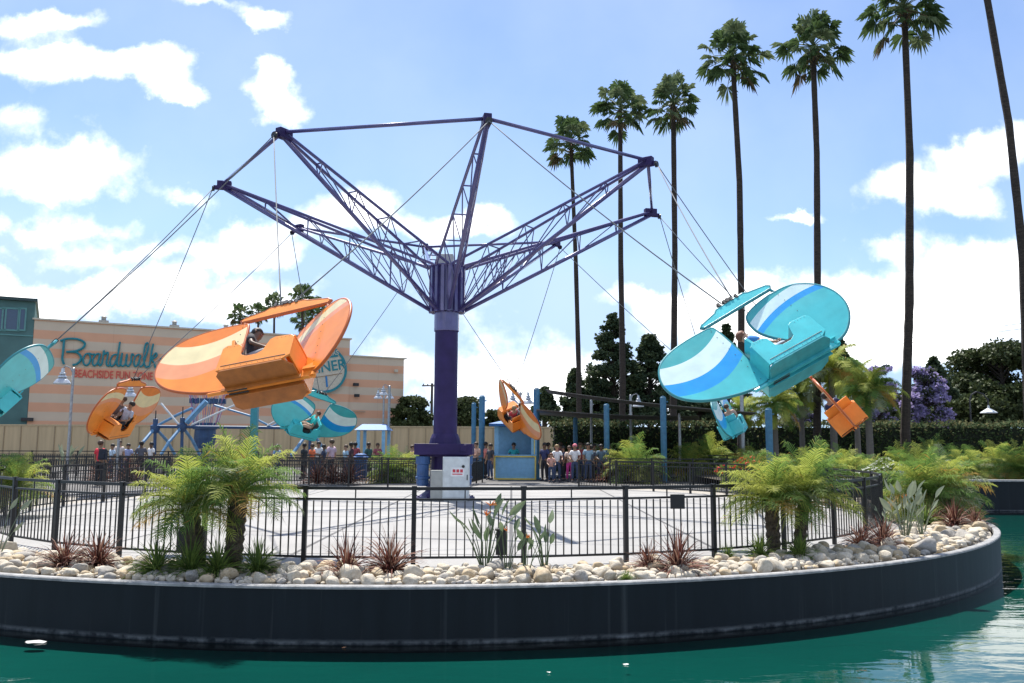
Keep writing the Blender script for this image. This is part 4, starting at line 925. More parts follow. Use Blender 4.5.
for i, (px, yt, yb, hw, lab) in enumerate(((932, 364, 420, 22, 'purple flowering jacaranda right of the cut off palm trunk'), (884, 361, 420, 20, 'purple flowering jacaranda left of the cut off palm trunk'), (800, 395, 424, 16, 'purple jacaranda seen low between the yellow green trees'))):
    clump_tree('jacaranda_tree', px, 62, yt, yb, hw, 'dome', G_ja, lab, leaf=.2, n=12000, seed=60+i, trunk=.2, group='jacarandas in bloom')
pb = mat('grey palm bark', (.16, .14, .12), .9, bump=.5, bscale=12, stretch=(1, 1, 4))
FEATHER = [date_crown(31, 30, lp=80, mix=(.45, .45, .0, .02), up=82, low=-22, lw=.008, dr=1.5), date_crown(32, 27, lp=80, mix=(.35, .55, .0, .03), up=82, low=-28, lw=.008, dr=1.6)]
for i, (px, Y, yc, R, r_, lab) in enumerate(((779, 42, 402, 1.75, .13, 'yellow green feathery palm below the big teal glider'), (838, 44, 368, 2.3, .16, 'largest yellow feathery palm, right of the teal glider'), (874, 40, 388, 1.9, .15, 'feathery palm with grey trunk at the fence corner'), (745, 44, 408, 1.4, .12, 'low feathery palm behind the tall grey pole'), (862, 48, 378, 2.0, .14, 'rear feathery palm between the two largest ones'), (806, 46, 392, 1.8, .13, 'feathery palm in the gap between the teal and orange gliders'))):
    z = at(px, yc, Y).z; root = empty('feather_palm', (G(px, Y), Y, 0), lab, 'palm tree', 'yellow green feathery palms')
    b = MB(); b.tube([(0, 0, z*k/12) for k in range(13)], [r_*(1.2-.3*k/12)*(1.03 if k % 2 else .98) for k in range(13)], 10); b.build('trunk', pb, root)
    c = child('crown', FEATHER[i % 2], root); c.location = (0, 0, z); c.scale = (R, R, R*.95); c.rotation_euler = (0, 0, i*1.9)
def hedge():
    root = empty('hedge', (0, 52, 0), 'long clipped dark green hedge across the back right', 'hedge'); x0 = G(552, 52); x1 = 62; z = at(800, 421, 52).z; rnd = random.Random(5)
    b = MB(); b.box(((x0+x1)/2, 0, z/2-.1), (x1-x0-.4, 1.4, z-.3)); b.build('dark_core', mat('hedge dark core', (.012, .018, .008), .95), root)  # solid near-black box, painted dark for the shaded inside of the hedge
    b = MB()
    for i in range(26000):
        f = rnd.random(); x = x0+(x1-x0)*rnd.random()
        if f < .72: p = Vector((x, -.75+rnd.gauss(0, .12), rnd.uniform(0, z)))
        else: p = Vector((x, rnd.uniform(-.8, .8), z+rnd.gauss(0, .07)+.08*math.sin(x*1.7)))
        d = Vector((rnd.gauss(0, 1), rnd.gauss(0, 1)-.3, rnd.gauss(0, 1)+.3)).normalized(); s = d.orthogonal().normalized()*.075; l = rnd.uniform(.12, .26)
        b.add([p, p+d*l*.5+s, p+d*l, p+d*l*.5-s], [(0, 1, 2, 3)], 1 if rnd.random() < (.5 if f > .72 else .15) else 0)
    b.build('foliage', [leafmat('hedge leaf', (.028, .05, .016), (.055, .085, .026), .15, 3, .85), leafmat('hedge leaf tip', (.09, .09, .03), (.13, .12, .045), .2, 3, .85)], root)
hedge()
def blades(seed, n, L_, w, mats, droop=.5, spread=70, up=.2, name='blades'):
    rnd = random.Random(seed); b = MB()
    for i in range(n):
        az = rnd.uniform(0, 2*PI); el = math.radians(90-spread*rnd.random()**.7); d = Vector((math.cos(el)*math.cos(az), math.cos(el)*math.sin(az), math.sin(el))); l = L_*rnd.uniform(.6, 1.1)
        p = Vector((rnd.gauss(0, .04*L_), rnd.gauss(0, .04*L_), rnd.random()*up)); s = Vector((-math.sin(az), math.cos(az), 0)); s = Quaternion(d, rnd.uniform(-.8, .8)) @ s; mi = rnd.randrange(len(mats)); prev = (p-s*w*.5, p+s*w*.5)
        ns = 4
        for k in range(ns):
            d = (d+Vector((0, 0, -droop*.35*(k+1)/ns))).normalized(); p = p+d*l/ns; ww = w*(1, .95, .7, .03)[k]; cur = (p-s*ww*.5, p+s*ww*.5)
            b.quad(prev[0], prev[1], cur[1], cur[0], mi); prev = cur
    return b.mesh(name, mats)
G_red = [leafmat('cordyline blade', (.10, .028, .022), (.20, .07, .05), .25), leafmat('cordyline blade pale', (.24, .13, .09), (.34, .20, .14), .25), leafmat('cordyline blade dark', (.035, .012, .012), (.07, .025, .02), .2)]
CORD = [blades(s, 210, .54, .015, G_red, 1.0, 84, .10, 'cordyline') for s in (81, 82, 83)]
def red_plant(px, Y, s, k, label, z=0.):
    o = bpy.data.objects.new('cordyline', CORD[k % 3]); COL.objects.link(o); o.location = (G(px, Y), Y, z); o.scale = [s]*3; o.rotation_euler = (0, 0, k*.9); tag(o, label, 'plant', 'reddish spiky cordylines')
for k, (px, Y, s, lab) in enumerate(((70, 11.5, 1.0, 'red spiky plant left of its pair at the lower left'), (104, 11.55, 1.0, 'red spiky plant right of its pair at the lower left'), (350, 10.95, 1.0, 'left red spiky plant below the tower'), (394, 11.1, 1.15, 'right red spiky plant below the tower'),
        (649, 11.5, .8, 'smaller red spiky plant below the square plate'), (678, 11.4, 1.1, 'larger red spiky plant below the square plate'), (860, 14.1, .95, 'left red spiky plant near the right fence corner'), (883, 14.3, 1.05, 'right red spiky plant near the right fence corner'), (955, 17.6, 1.15, 'red spiky plant at the right tip of the planter'), (935, 18.3, 1., 'red spiky plant beneath the broad palm clump'), (975, 17.9, .9, 'rightmost red spiky plant by the rim'))):
    red_plant(px, Y, s, k, lab)
for k, (px, Y) in enumerate(((318, 35.6), (334, 35.8), (350, 35.5), (610, 39), (630, 39.2), (100, 36), (130, 36))):
    red_plant(px, Y, 1.9, k+20, ('reddish bush left of three behind the back fence', 'middle reddish bush behind the back fence', 'reddish bush behind the fence nearest the blue bin', 'brownish spiky bush under the large bright palm', 'brownish spiky bush right of the large bright palm', 'reddish bush behind the fence near the red shirted person', 'reddish bush behind the fence at the blue ride')[k])
G_grn = [leafmat('fern blade', (.07, .12, .03), (.13, .20, .05), .4), leafmat('fern blade light', (.16, .23, .05), (.25, .32, .08), .45)]
FERN = [blades(s, 260, .50, .016, G_grn, .9, 88, .12, 'ground_fern') for s in (91, 92)]
for k, (px, Y, s, lab) in enumerate(((162, 11.0, .95, 'green spiky fern at the left foot of the twin palms'), (195, 10.9, 1.0, 'green spiky fern before the left palm trunk'), (222, 10.9, .95, 'green spiky fern between the twin palm trunks'), (262, 11.0, .9, 'green spiky fern at the right foot of the twin palms'),
        (760, 12.75, .8, 'green spiky fern before the two right palms'), (800, 12.75, .8, 'green spiky fern under the right palm trunk'), (728, 12.9, .45, 'tiny bright green tuft in the rocks left of the right palms'), (627, 10.75, .3, 'tiny green weed among the rocks at centre right'), (925, 18, 1.1, 'green tuft below the broad palm clump'))):
    o = bpy.data.objects.new('ground_fern', FERN[k % 2]); COL.objects.link(o); o.location = (G(px, Y), Y, 0); o.scale = [s]*3; o.rotation_euler = (0, 0, k); tag(o, lab, 'plant', 'green spiky ground ferns')
M_bl_g = leafmat('paddle leaf', (.10, .15, .08), (.18, .23, .13), .3); M_bl_p = leafmat('paddle leaf pale', (.20, .24, .16), (.28, .31, .22), .25)
def bird_of_paradise(px, Y, s, seed, label, n=10, flowers=2, pale=False):
    rnd = random.Random(seed); root = empty('bird_of_paradise', (G(px, Y), Y, 0), label, 'plant', 'bird of paradise plants'); lm = M_bl_p if pale else M_bl_g
    st = MB()
    for i in range(n):
        lf = MB()
        az = rnd.uniform(0, 2*PI); sp = rnd.uniform(.1, .75) if not pale else rnd.uniform(.2, .9); h = s*rnd.uniform(.45, .95); e = Vector((math.cos(az), math.sin(az), 0)); top = e*sp*h*.7+Vector((0, 0, h)); b0 = e*.03
        st.tube([b0, b0.lerp(top, .5)+Vector((0, 0, .05)), top], [.012*s, .009*s, .006*s], 5)
        d = (top-b0).normalized(); d = (d+e*rnd.uniform(.1, .6)).normalized(); l = s*rnd.uniform(.28, .44); side = d.cross(Vector((rnd.gauss(0, 1), rnd.gauss(0, 1), .2))).normalized(); w = l*.15; nr = side.cross(d)
        prof = [0, .75, 1, .85, .5, .02]; prev = None
        for k, q in enumerate(prof):
            c = top+d*l*k/5+Vector((0, 0, -.10*l*(k/5)**2)); L1, C1, R1 = c-side*w*q+nr*w*.35*q, c, c+side*w*q+nr*w*.35*q
            if prev: lf.quad(prev[0], prev[1], C1, L1); lf.quad(prev[1], prev[2], R1, C1)
            prev = (L1, C1, R1)
        lf.build('leaf', lm, root)
    st.build('stem', lm, root)
    om = mat('orange petal', (.75, .28, .06), .5, transl=.3)
    for i in range(flowers):
        az = rnd.uniform(-2.6, -.5); h = s*rnd.uniform(.7, 1.12); e = Vector((math.cos(az), math.sin(az), 0)); c = e*.12*s+Vector((0, 0, h)); b = MB(); b.tube([(0, 0, 0), c*.6+Vector((0, 0, .05)), c], .007*s, 5, 1)
        for k in range(5): d = (e*rnd.uniform(.2, 1)+Vector((rnd.gauss(0, .4), 0, rnd.uniform(.2, 1)))).normalized(); b.tube([c, c+d*.05*s, c+d*.11*s], [.004, .010*s, .002], 4, 0)
        b.tube([c-e*.02, c+e*.14*s+Vector((0, 0, .01))], [.014*s, .003], 5, 0); b.build('flower', [om, lm], root)
bird_of_paradise(487, 11.5, .85, 1, 'bird of paradise tallest of the centre clump', 14, 2)
bird_of_paradise(508, 11.35, .62, 2, 'low leaning bird of paradise in the centre clump', 7, 1)
bird_of_paradise(527, 11.0, .62, 3, 'bird of paradise nearest the rim in the centre clump', 6, 1)
bird_of_paradise(547, 11.3, .72, 4, 'bird of paradise right end of the centre clump', 11, 0)
bird_of_paradise(2, 12.3, .75, 5, 'pale bird of paradise at the lower left edge', 12, 0, True)
bird_of_paradise(905, 15.4, .95, 6, 'pale bird of paradise right of the fence corner', 14, 1, True)
bird_of_paradise(922, 16.2, .85, 7, 'pale bird of paradise before the broad palm clump', 10, 0, True)
bird_of_paradise(888, 16.6, .6, 8, 'pale bird of paradise close to the fence corner', 7, 0, True)
bird_of_paradise(65, 37, 1.5, 9, 'large leaved pale plant behind the left fence', 12, 0, True)
def flower_bush(name, px, Y, R, h, cols, label, n=500, leafn=1600):
    rnd = random.Random(int(px)); root = empty(name, (G(px, Y), Y, 0), label, 'bush'); b = MB()
    for i in range(leafn):
        v = Vector((rnd.gauss(0, 1), rnd.gauss(0, 1), rnd.gauss(0, 1))).normalized(); p = Vector((v.x*R, v.y*R, h*.55+v.z*h*.45))*1.0; f_ = 1+.22*math.sin(v.x*5+px)+.18*math.sin(v.z*7+v.y*4); p = Vector((p.x*rnd.random()**.3*f_, p.y*rnd.random()**.3*f_, p.z*(.8+.3*f_-.1))); d = (v+Vector((0, 0, .6))).normalized(); s = d.orthogonal().normalized()*.035; b.add([p, p+d*.09+s, p+d*.18, p+d*.09-s], [(0, 1, 2, 3)])
    b.build('foliage', G_grn[1], root); b = MB()
    for i in range(n):
        v = Vector((rnd.gauss(0, 1), rnd.gauss(0, 1), abs(rnd.gauss(0, 1))+.1)).normalized(); f_ = 1+.22*math.sin(v.x*5+px)+.18*math.sin(v.z*7+v.y*4); c = Vector((v.x*R*f_, v.y*R*f_, (h*.55+v.z*h*.5)*(.7+.3*f_)))+v*.04
        for k in range(4): a = k*PI/2+i; e = Vector((math.cos(a), math.sin(a), .3))*.055; b.tri(c, c+e+Vector((0, 0, .02)), c+Vector((-e.y, e.x, e.z))*.7)
    b.build('blossom', cols, root)
flower_bush('white_flower_bush', 600, 43, 1.5, 1.5, mat('white petal', (.7, .72, .66), .6, transl=.3), 'white flowering bush behind the waiting crowd', 900)
flower_bush('white_flower_bush', 886, 27, .6, 1.1, mat('white petal', (.7, .72, .66), .6, transl=.3), 'white flowering bush at the fence corner before the weeping tree', 350)
flower_bush('red_flower_bush', 748, 31, .75, 1.1, mat('red petal', (.62, .02, .02), .5, transl=.3), 'bush of bright red flowers behind the fence', 260)

# ------------------------------------------------------------------ rocks
import bmesh
def rock_mesh(seed):
    rnd = random.Random(seed); bm = bmesh.new(); bmesh.ops.create_icosphere(bm, subdivisions=3, radius=.5)
    cuts = [(Vector((rnd.gauss(0, 1), rnd.gauss(0, 1), rnd.gauss(0, .7))).normalized(), rnd.uniform(.26, .42)) for _ in range(16)]
    off = Vector((rnd.uniform(0, 50),)*3)
    from mathutils import noise
    for v in bm.verts:
        c = v.co.copy()
        for n_, d in cuts:
            k = c.dot(n_)
            if k > d: c -= n_*(k-d)*.85
        c *= 1+.10*noise.noise(c*3+off)+.05*noise.noise(c*8+off); v.co = c
    me = bpy.data.meshes.new('river_rock'); bm.to_mesh(me); bm.free(); me.polygons.foreach_set('use_smooth', [True]*len(me.polygons)); me.materials.append(ROCKM[0]); return me
ROCKM = [mat('pale river rock', (.42, .36, .27), .85, col2=(.60, .54, .44), vscale=7, bump=.5, bscale=25), mat('grey river rock', (.24, .225, .20), .85, col2=(.40, .37, .33), vscale=7, bump=.5, bscale=25), mat('buff river rock', (.36, .27, .16), .85, col2=(.54, .44, .30), vscale=7, bump=.5, bscale=25)]
ZN = [(55, 'at its far left end'), (130, 'around the two left red plants'), (290, 'at the feet of the left twin palms'), (420, 'around the red plants below the tower'), (470, 'between the red plants and the bird of paradise'), (570, 'around the centre bird of paradise plants'), (635, 'left of the plants under the square plate'), (700, 'around the red plants under the square plate'), (830, 'at the feet of the right twin palms'), (900, 'around the red plants near the right fence corner'), (1e9, 'at its right tip')]
def rocks():
    rnd = random.Random(99); ms = [rock_mesh(s) for s in range(10)]; cells = {}; placed = []
    def ok(p, r):
        gx, gy = int(p.x/.5), int(p.y/.5)
        for i in (-1, 0, 1):
            for j in (-1, 0, 1):
                for (q, s) in cells.get((gx+i, gy+j), ()):
                    if (q-p).length < (r+s)*.34: return False
        cells.setdefault((gx, gy), []).append((p, r)); return True
    def cand(lo, hi):
        for _ in range(60):
            a = rnd.uniform(-.85, 1.75); p = island_pt(a, rnd.uniform(9.6, 12.76)); f = Vector((p.x-FC.x, p.y-FC.y)); ry = 10.2 if p.y < FC.y else 12.3
            if (f.x/(10.25+.48))**2+(f.y/(ry+.48))**2 < 1: continue
            return Vector((p.x, p.y, 0))
    for sizes, tries in (((.26, .38), 110), ((.17, .26), 1500), ((.10, .17), 9000), ((.05, .10), 26000)):
        for _ in range(tries):
            p = cand(0, 0)
            if p is None: continue
            s = rnd.uniform(*sizes)
            if ok(p, s): placed.append((p, s, rnd.randrange(10), rnd.choice((0, 0, 0, 1, 2)), rnd.uniform(0, 6.28), rnd.uniform(.6, 1.0), rnd.uniform(.45, .75)))
    placed.sort(key=lambda t: -t[1]/t[0].length)
    for (p, s, k, m_, a, sy, sz) in placed[:300]:
        o = bpy.data.objects.new('river_rock', ms[k]); COL.objects.link(o); o.location = (p.x, p.y, s*sz*.28+rnd.uniform(0, .05)); o.scale = (s*1.15, s*sy*1.15, s*sz*1.15); o.rotation_euler = (rnd.uniform(-.25, .25), rnd.uniform(-.25, .25), a)
        o.material_slots[0].link = 'OBJECT'; o.material_slots[0].material = ROCKM[m_]; px_ = 512+F*p.x/p.y; zone = [z_[1] for z_ in ZN if px_ < z_[0]][0]
        tag(o, ('cream', 'grey', 'buff brown')[m_]+(' boulder' if s > .30 else ' rock' if s > .20 else ' cobble')+' in the planter '+zone, 'rock', 'larger river rocks in the planter')
    b = MB()
    vv = [([v.co.copy() for v in m.vertices], [tuple(f.vertices) for f in m.polygons]) for m in [rock_small(s) for s in range(5)]]
    for (p, s, k, m_, a, sy, sz) in placed[300:]:
        vs, fs = vv[k % 5]; R = Matrix.Rotation(a, 3, 'Z'); q = Vector((p.x, p.y, s*sz*.25+rnd.uniform(0, .03))); b.add([R @ Vector((v.x*s*1.15, v.y*s*sy*1.15, v.z*s*sz*1.15))+q for v in vs], fs, m_)
    tag(b.build('small_river_stones', ROCKM, smooth=True), 'small pale river stones filling the planter border', 'stones', kind='stuff')
def rock_small(seed):
    rnd = random.Random(seed); bm = bmesh.new(); bmesh.ops.create_icosphere(bm, subdivisions=2, radius=.5)
    cuts = [(Vector((rnd.gauss(0, 1), rnd.gauss(0, 1), rnd.gauss(0, .7))).normalized(), rnd.uniform(.28, .42)) for _ in range(9)]
    for v in bm.verts:
        for n_, d in cuts:
            k = v.co.dot(n_)
            if k > d: v.co -= n_*(k-d)*.9
        v.co *= 1+rnd.uniform(-.05, .05)
    me = bpy.data.meshes.new('small_stone'); bm.to_mesh(me); bm.free(); return me
rocks()
def fixtures():
    for px, Y, lab in ((503, 11.75, 'black garden floodlight behind the centre plants'), (188, 11.8, 'black garden floodlight behind the twin palms')):
        root = empty('garden_floodlight', (G(px, Y), Y, 0), lab, 'light fixture'); b = MB(); b.box((0, 0, .36), (.15, .14, .32), top=.85); b.box((0, .0, .535), (.17, .17, .03)); bevel(b.build('housing', M_dark, root), .01); b = MB(); b.lathe([(.07, 0), (.07, .03), (.025, .05), (.025, .2), (0, .2)], n=10); b.build('stake', M_dark, root)
fixtures()

def floaters():
    for (px, py, l, c, lab, cat) in ((38, 647, .16, (.45, .46, .45), 'crumpled white scrap floating near the lower left', 'litter'), (347, 650, .035, (.5, .25, .12), 'small orange leaf floating below the wall at centre', 'leaf'), (629, 664, .04, (.6, .6, .55), 'small pale leaf floating right of centre', 'leaf'), (552, 673, .03, (.6, .6, .55), 'tiny pale leaf floating near the bottom edge', 'leaf'), (820, 612, .05, (.45, .4, .3), 'small brown leaf floating under the right planter wall', 'leaf')):
        q = ong(px, py, WZ); rnd = random.Random(int(px)); b = MB(); n = 9; vs = [(l*math.cos(2*PI*k/n)*rnd.uniform(.6, 1), l*.6*math.sin(2*PI*k/n)*rnd.uniform(.5, 1), .012*rnd.random()) for k in range(n)]
        b.add([(l*.3, 0, .01+l*.10)]+vs, [(0, 1+k, 1+(k+1) % n) for k in range(n)]); o = b.build('floating_'+('scrap' if cat == 'litter' else 'leaf'), mat('float %s' % cat+str(px), c, .7)); o.location = (q.x, q.y, WZ+.004); tag(o, lab, cat)
floaters()

# ------------------------------------------------------------------ people
def skin_mesh(verts, edges, rad, sub=1):
    me = bpy.data.meshes.new('t'); me.from_pydata(verts, edges, []); o = bpy.data.objects.new('t', me); COL.objects.link(o)
    sk = o.modifiers.new('s', 'SKIN'); sk.use_smooth_shade = True; sk.branch_smoothing = .4
    for i, r in enumerate(rad): me.skin_vertices[0].data[i].radius = r if isinstance(r, tuple) else (r, r); me.skin_vertices[0].data[i].use_root = (i == 0)
    sb = o.modifiers.new('b', 'SUBSURF'); sb.levels = sub; sb.render_levels = sub
    dg = bpy.context.evaluated_depsgraph_get(); out = bpy.data.meshes.new_from_object(o.evaluated_get(dg)); bpy.data.objects.remove(o)
    V = [v.co.copy() for v in out.vertices]; Fc = [tuple(p.vertices) for p in out.polygons]; return V, Fc
def body_parts(pose, seated):
    J = {'hem': (0, 0, .85), 'wst': (0, 0, 1.03), 'pel': (0, 0, .93), 'spi': (0, 0, 1.12), 'che': (0, 0, 1.32), 'nek': (0, .01, 1.46), 'hd0': (0, -.005, 1.54), 'hd1': (0, -.015, 1.62), 'hd2': (0, -.005, 1.695)}
    for s, n in ((-1, 'l'), (1, 'r')):
        J['sh'+n] = (s*.165, 0, 1.415); J['el'+n] = (s*.23, .02, 1.13); J['wr'+n] = (s*.25, -.07, .90); J['pa'+n] = (s*.25, -.09, .83)
        J['hi'+n] = (s*.09, 0, .87); J['kn'+n] = (s*.11, -.02, .49); J['an'+n] = (s*.12, .02, .09); J['to'+n] = (s*.13, -.14, .035)
    if seated:
        for k in J: x, y, z = J[k]; J[k] = (x, y, z-.93)
        for s, n in ((-1, 'l'), (1, 'r')):
            J['hi'+n] = (s*.09, -.03, -.02); J['kn'+n] = (s*.12, -.42, .04); J['an'+n] = (s*.11, -.56, -.28); J['to'+n] = (s*.11, -.70, -.30)
            J['el'+n] = (s*.23, -.10, .20); J['wr'+n] = (s*.13, -.31, .15); J['pa'+n] = (s*.11, -.38, .14)
    J.update(pose)
    R = {'pel': (.14, .11), 'spi': (.125, .10), 'che': (.155, .115), 'nek': .052, 'hd0': .075, 'hd1': .098, 'hd2': .075, 'sh': .062, 'el': .042, 'wr': .028, 'pa': .036, 'hi': .095, 'kn': .062, 'an': .042, 'to': .04}
    ch = ['pel', 'spi', 'che', 'nek', 'hd0', 'hd1', 'hd2']; names = ch+[a+n for n in 'lr' for a in ('sh', 'el', 'wr', 'pa', 'hi', 'kn', 'an', 'to')]
    ed = [('pel', 'spi'), ('spi', 'che'), ('che', 'nek'), ('nek', 'hd0'), ('hd0', 'hd1'), ('hd1', 'hd2')]
    for n in 'lr': ed += [('che', 'sh'+n), ('sh'+n, 'el'+n), ('el'+n, 'wr'+n), ('wr'+n, 'pa'+n), ('pel', 'hi'+n), ('hi'+n, 'kn'+n), ('kn'+n, 'an'+n), ('an'+n, 'to'+n)]
    def rad(k): return R.get(k) or R[k[:-1]]
    def mk(names, ed, extra=0., ov={}):
        ix = {k: i for i, k in enumerate(names)}; rr = []
        for k in names:
            r = ov.get(k, rad(k) if k in J and (k in R or k[:-1] in R) else .05); r = r if isinstance(r, tuple) else (r, r); rr.append((r[0]+extra, r[1]+extra))
        return skin_mesh([J[k] for k in names], [(ix[a], ix[c]) for a, c in ed], rr)
    V, Fc = mk(names, ed); b = MB(); b.add(V, Fc, 0)
    hd = Vector(J['hd1'])
    b.add([hd+Vector(q) for q in ((-.014, -.088, .0), (.014, -.088, .0), (0, -.122, -.012), (0, -.092, .035))], [(0, 1, 2), (0, 2, 3), (2, 1, 3)], 0)
    for s in (-1, 1): b.lathe([(0, -.006), (.008, 0), (0, .006)], hd+Vector((s*.032, -.088, .012)), 6, 1); b.lathe([(0, -.03), (.016, -.01), (.02, .015), (0, .03)], hd+Vector((s*.096, .0, 0)), 6, 0)
    b.box(hd+Vector((0, -.087, -.042)), (.045, .012, .010), mi=2)
    for n in 'lr':   # fingers and thumb
        w, p = Vector(J['wr'+n]), Vector(J['pa'+n]); d = (p-w).normalized(); sd = Vector((0, 1, 0)) if abs(d.y) < .7 else Vector((1, 0, 0)); sd = (sd-d*sd.dot(d)).normalized(); nr = d.cross(sd)
        for k, l in enumerate((.07, .08, .075, .058)): q = p+sd*(k-1.5)*.019+d*.012; b.tube([q, q+d*l*.5, q+d*l*.85+nr*l*.28], [.009, .0085, .006], 5)
        q = p-sd*.03-d*.02; b.tube([q, q-sd*.025+d*.02, q-sd*.03+d*.05], [.011, .010, .007], 5)
    body = b
    for n in 'lr': J['sm'+n] = tuple(Vector(J['sh'+n]).lerp(Vector(J['el'+n]), .75))
    V, Fc = mk(['hem', 'spi', 'che', 'shl', 'sml', 'shr', 'smr'], [('hem', 'spi'), ('spi', 'che'), ('che', 'shl'), ('shl', 'sml'), ('che', 'shr'), ('shr', 'smr')], .020, {'sml': .056, 'smr': .056, 'hem': (.145, .115), 'spi': (.128, .105), 'che': (.158, .115)}); sh = MB(); sh.add(V, Fc)
    for n in 'lr': J['cf'+n] = tuple(Vector(J['kn'+n]).lerp(Vector(J['an'+n]), .9))
    V, Fc = mk(['pel', 'wst', 'hil', 'knl', 'cfl', 'hir', 'knr', 'cfr'], [('pel', 'wst'), ('pel', 'hil'), ('hil', 'knl'), ('knl', 'cfl'), ('pel', 'hir'), ('hir', 'knr'), ('knr', 'cfr')], .010, {'cfl': .052, 'cfr': .052, 'wst': (.125, .10), 'pel': (.125, .105), 'hil': .088, 'hir': .088}); tr = MB(); tr.add(V, Fc)
    ha = MB(); c = hd+Vector((0, .036, .062)); prof = [(.0, .085), (.05, .078), (.085, .052), (.108, .012), (.110, -.03), (.095, -.075), (.0, -.085)]
    ha.lathe(prof, c, 14, 0, Matrix.Rotation(-.5, 3, 'X'))
    so = MB()
    for n in 'lr':
        a_, t_ = Vector(J['an'+n]), Vector(J['to'+n]); so.tube([a_+(a_-t_)*.3+Vector((0, 0, -.035)), a_+Vector((0, 0, -.02)), t_, t_+(t_-a_)*.15], [.04, .052, .046, .02], 8)
    return dict(body=body, shirt=sh, trousers=tr, hair=ha, shoes=so)
DEF = [mat('skin tone', (.42, .24, .16), .55), mat('eye dark', (.01, .01, .01), .3), mat('lip tone', (.35, .12, .10), .5)]
SKN = [DEF[0], mat('skin tone tan', (.27, .15, .09), .55), mat('skin tone brown', (.12, .065, .04), .55)]
POSES = {}
def pose_set(key, pose, seated=False):
    P = body_parts(pose, seated); POSES[key] = {k: v.mesh(k, DEF if k == 'body' else DEF[0], True) for k, v in P.items()}
pose_set('stand', {})
pose_set('rail', {'ell': (-.25, -.10, 1.15), 'wrl': (-.20, -.32, 1.06), 'pal': (-.18, -.39, 1.05), 'elr': (.25, -.10, 1.15), 'wrr': (.2, -.32, 1.06), 'par': (.18, -.39, 1.05)})
pose_set('point', {'ell': (-.40, -.10, 1.36), 'wrl': (-.62, -.16, 1.38), 'pal': (-.69, -.18, 1.38), 'anl': (-.16, .0, .09), 'tol': (-.18, -.15, .035)})
pose_set('fold', {'ell': (-.26, .0, 1.14), 'wrl': (-.04, -.19, 1.16), 'pal': (.03, -.20, 1.17), 'elr': (.26, .0, 1.14), 'wrr': (.04, -.17, 1.12), 'par': (-.03, -.18, 1.12)})
pose_set('sit', {}, True)
HAIR = {'black': mat('black hair', (.012, .010, .009), .6), 'brown': mat('brown hair', (.07, .038, .02), .6), 'auburn': mat('auburn hair', (.16, .06, .03), .6), 'white': mat('white cap', (.7, .7, .68), .7), 'blond': mat('fair hair', (.28, .19, .09), .6), 'pink': mat('pink cap', (.7, .2, .25), .7)}
def cloth(c): return mat('cloth %.2f %.2f %.2f' % c, c, .85, var=.2, vscale=8)
def person(mw, pose, shirt, trs, hair, label, skin=0, scale=1., group=None, extra=None):
    root = empty('person', (0, 0, 0), label, 'person', group); root.matrix_world = mw @ Matrix.Scale(scale, 4)
    for k, me in POSES[pose].items():
        o = child(k, me, root); o.material_slots[0].link = 'OBJECT'
        o.material_slots[0].material = {'body': SKN[skin], 'shirt': cloth(shirt), 'trousers': cloth(trs), 'hair': HAIR[hair], 'shoes': cloth((.05, .05, .06))}[k]
    return root
CR = 'visitors waiting behind the ride'
def stand(px, Y, facing, *a, **k): return person(Matrix.Translation((G(px, Y), Y, 0)) @ Matrix.Rotation(facing, 4, 'Z'), *a, group=k.pop('group', CR), **k)
DJ = (.04, .06, .12); BK = (.02, .02, .025)
stand(99, 33.4, PI*.9, 'stand', (.62, .03, .05), BK, 'brown', 'person in red shirt and dark trousers standing at the left fence', skin=1)
def backpack():
    b = MB(); b.box((0, 0, 0), (.30, .17, .42), top=.8); b.box((0, -.1, -.06), (.22, .06, .2)); b.tube([(-.1, .08, .18), (-.11, .16, .12), (-.11, .14, -.12), (-.1, .06, -.18)], .018, 5); b.tube([(.1, .08, .18), (.11, .16, .12), (.11, .14, -.12), (.1, .06, -.18)], .018, 5)
    o = b.build('backpack', mat('dark pack cloth', (.02, .025, .04), .85)); o.location = (G(104, 33.4), 33.2, 1.22); bevel(o, .03); tag(o, 'dark backpack carried by the person in red', 'backpack')
backpack()
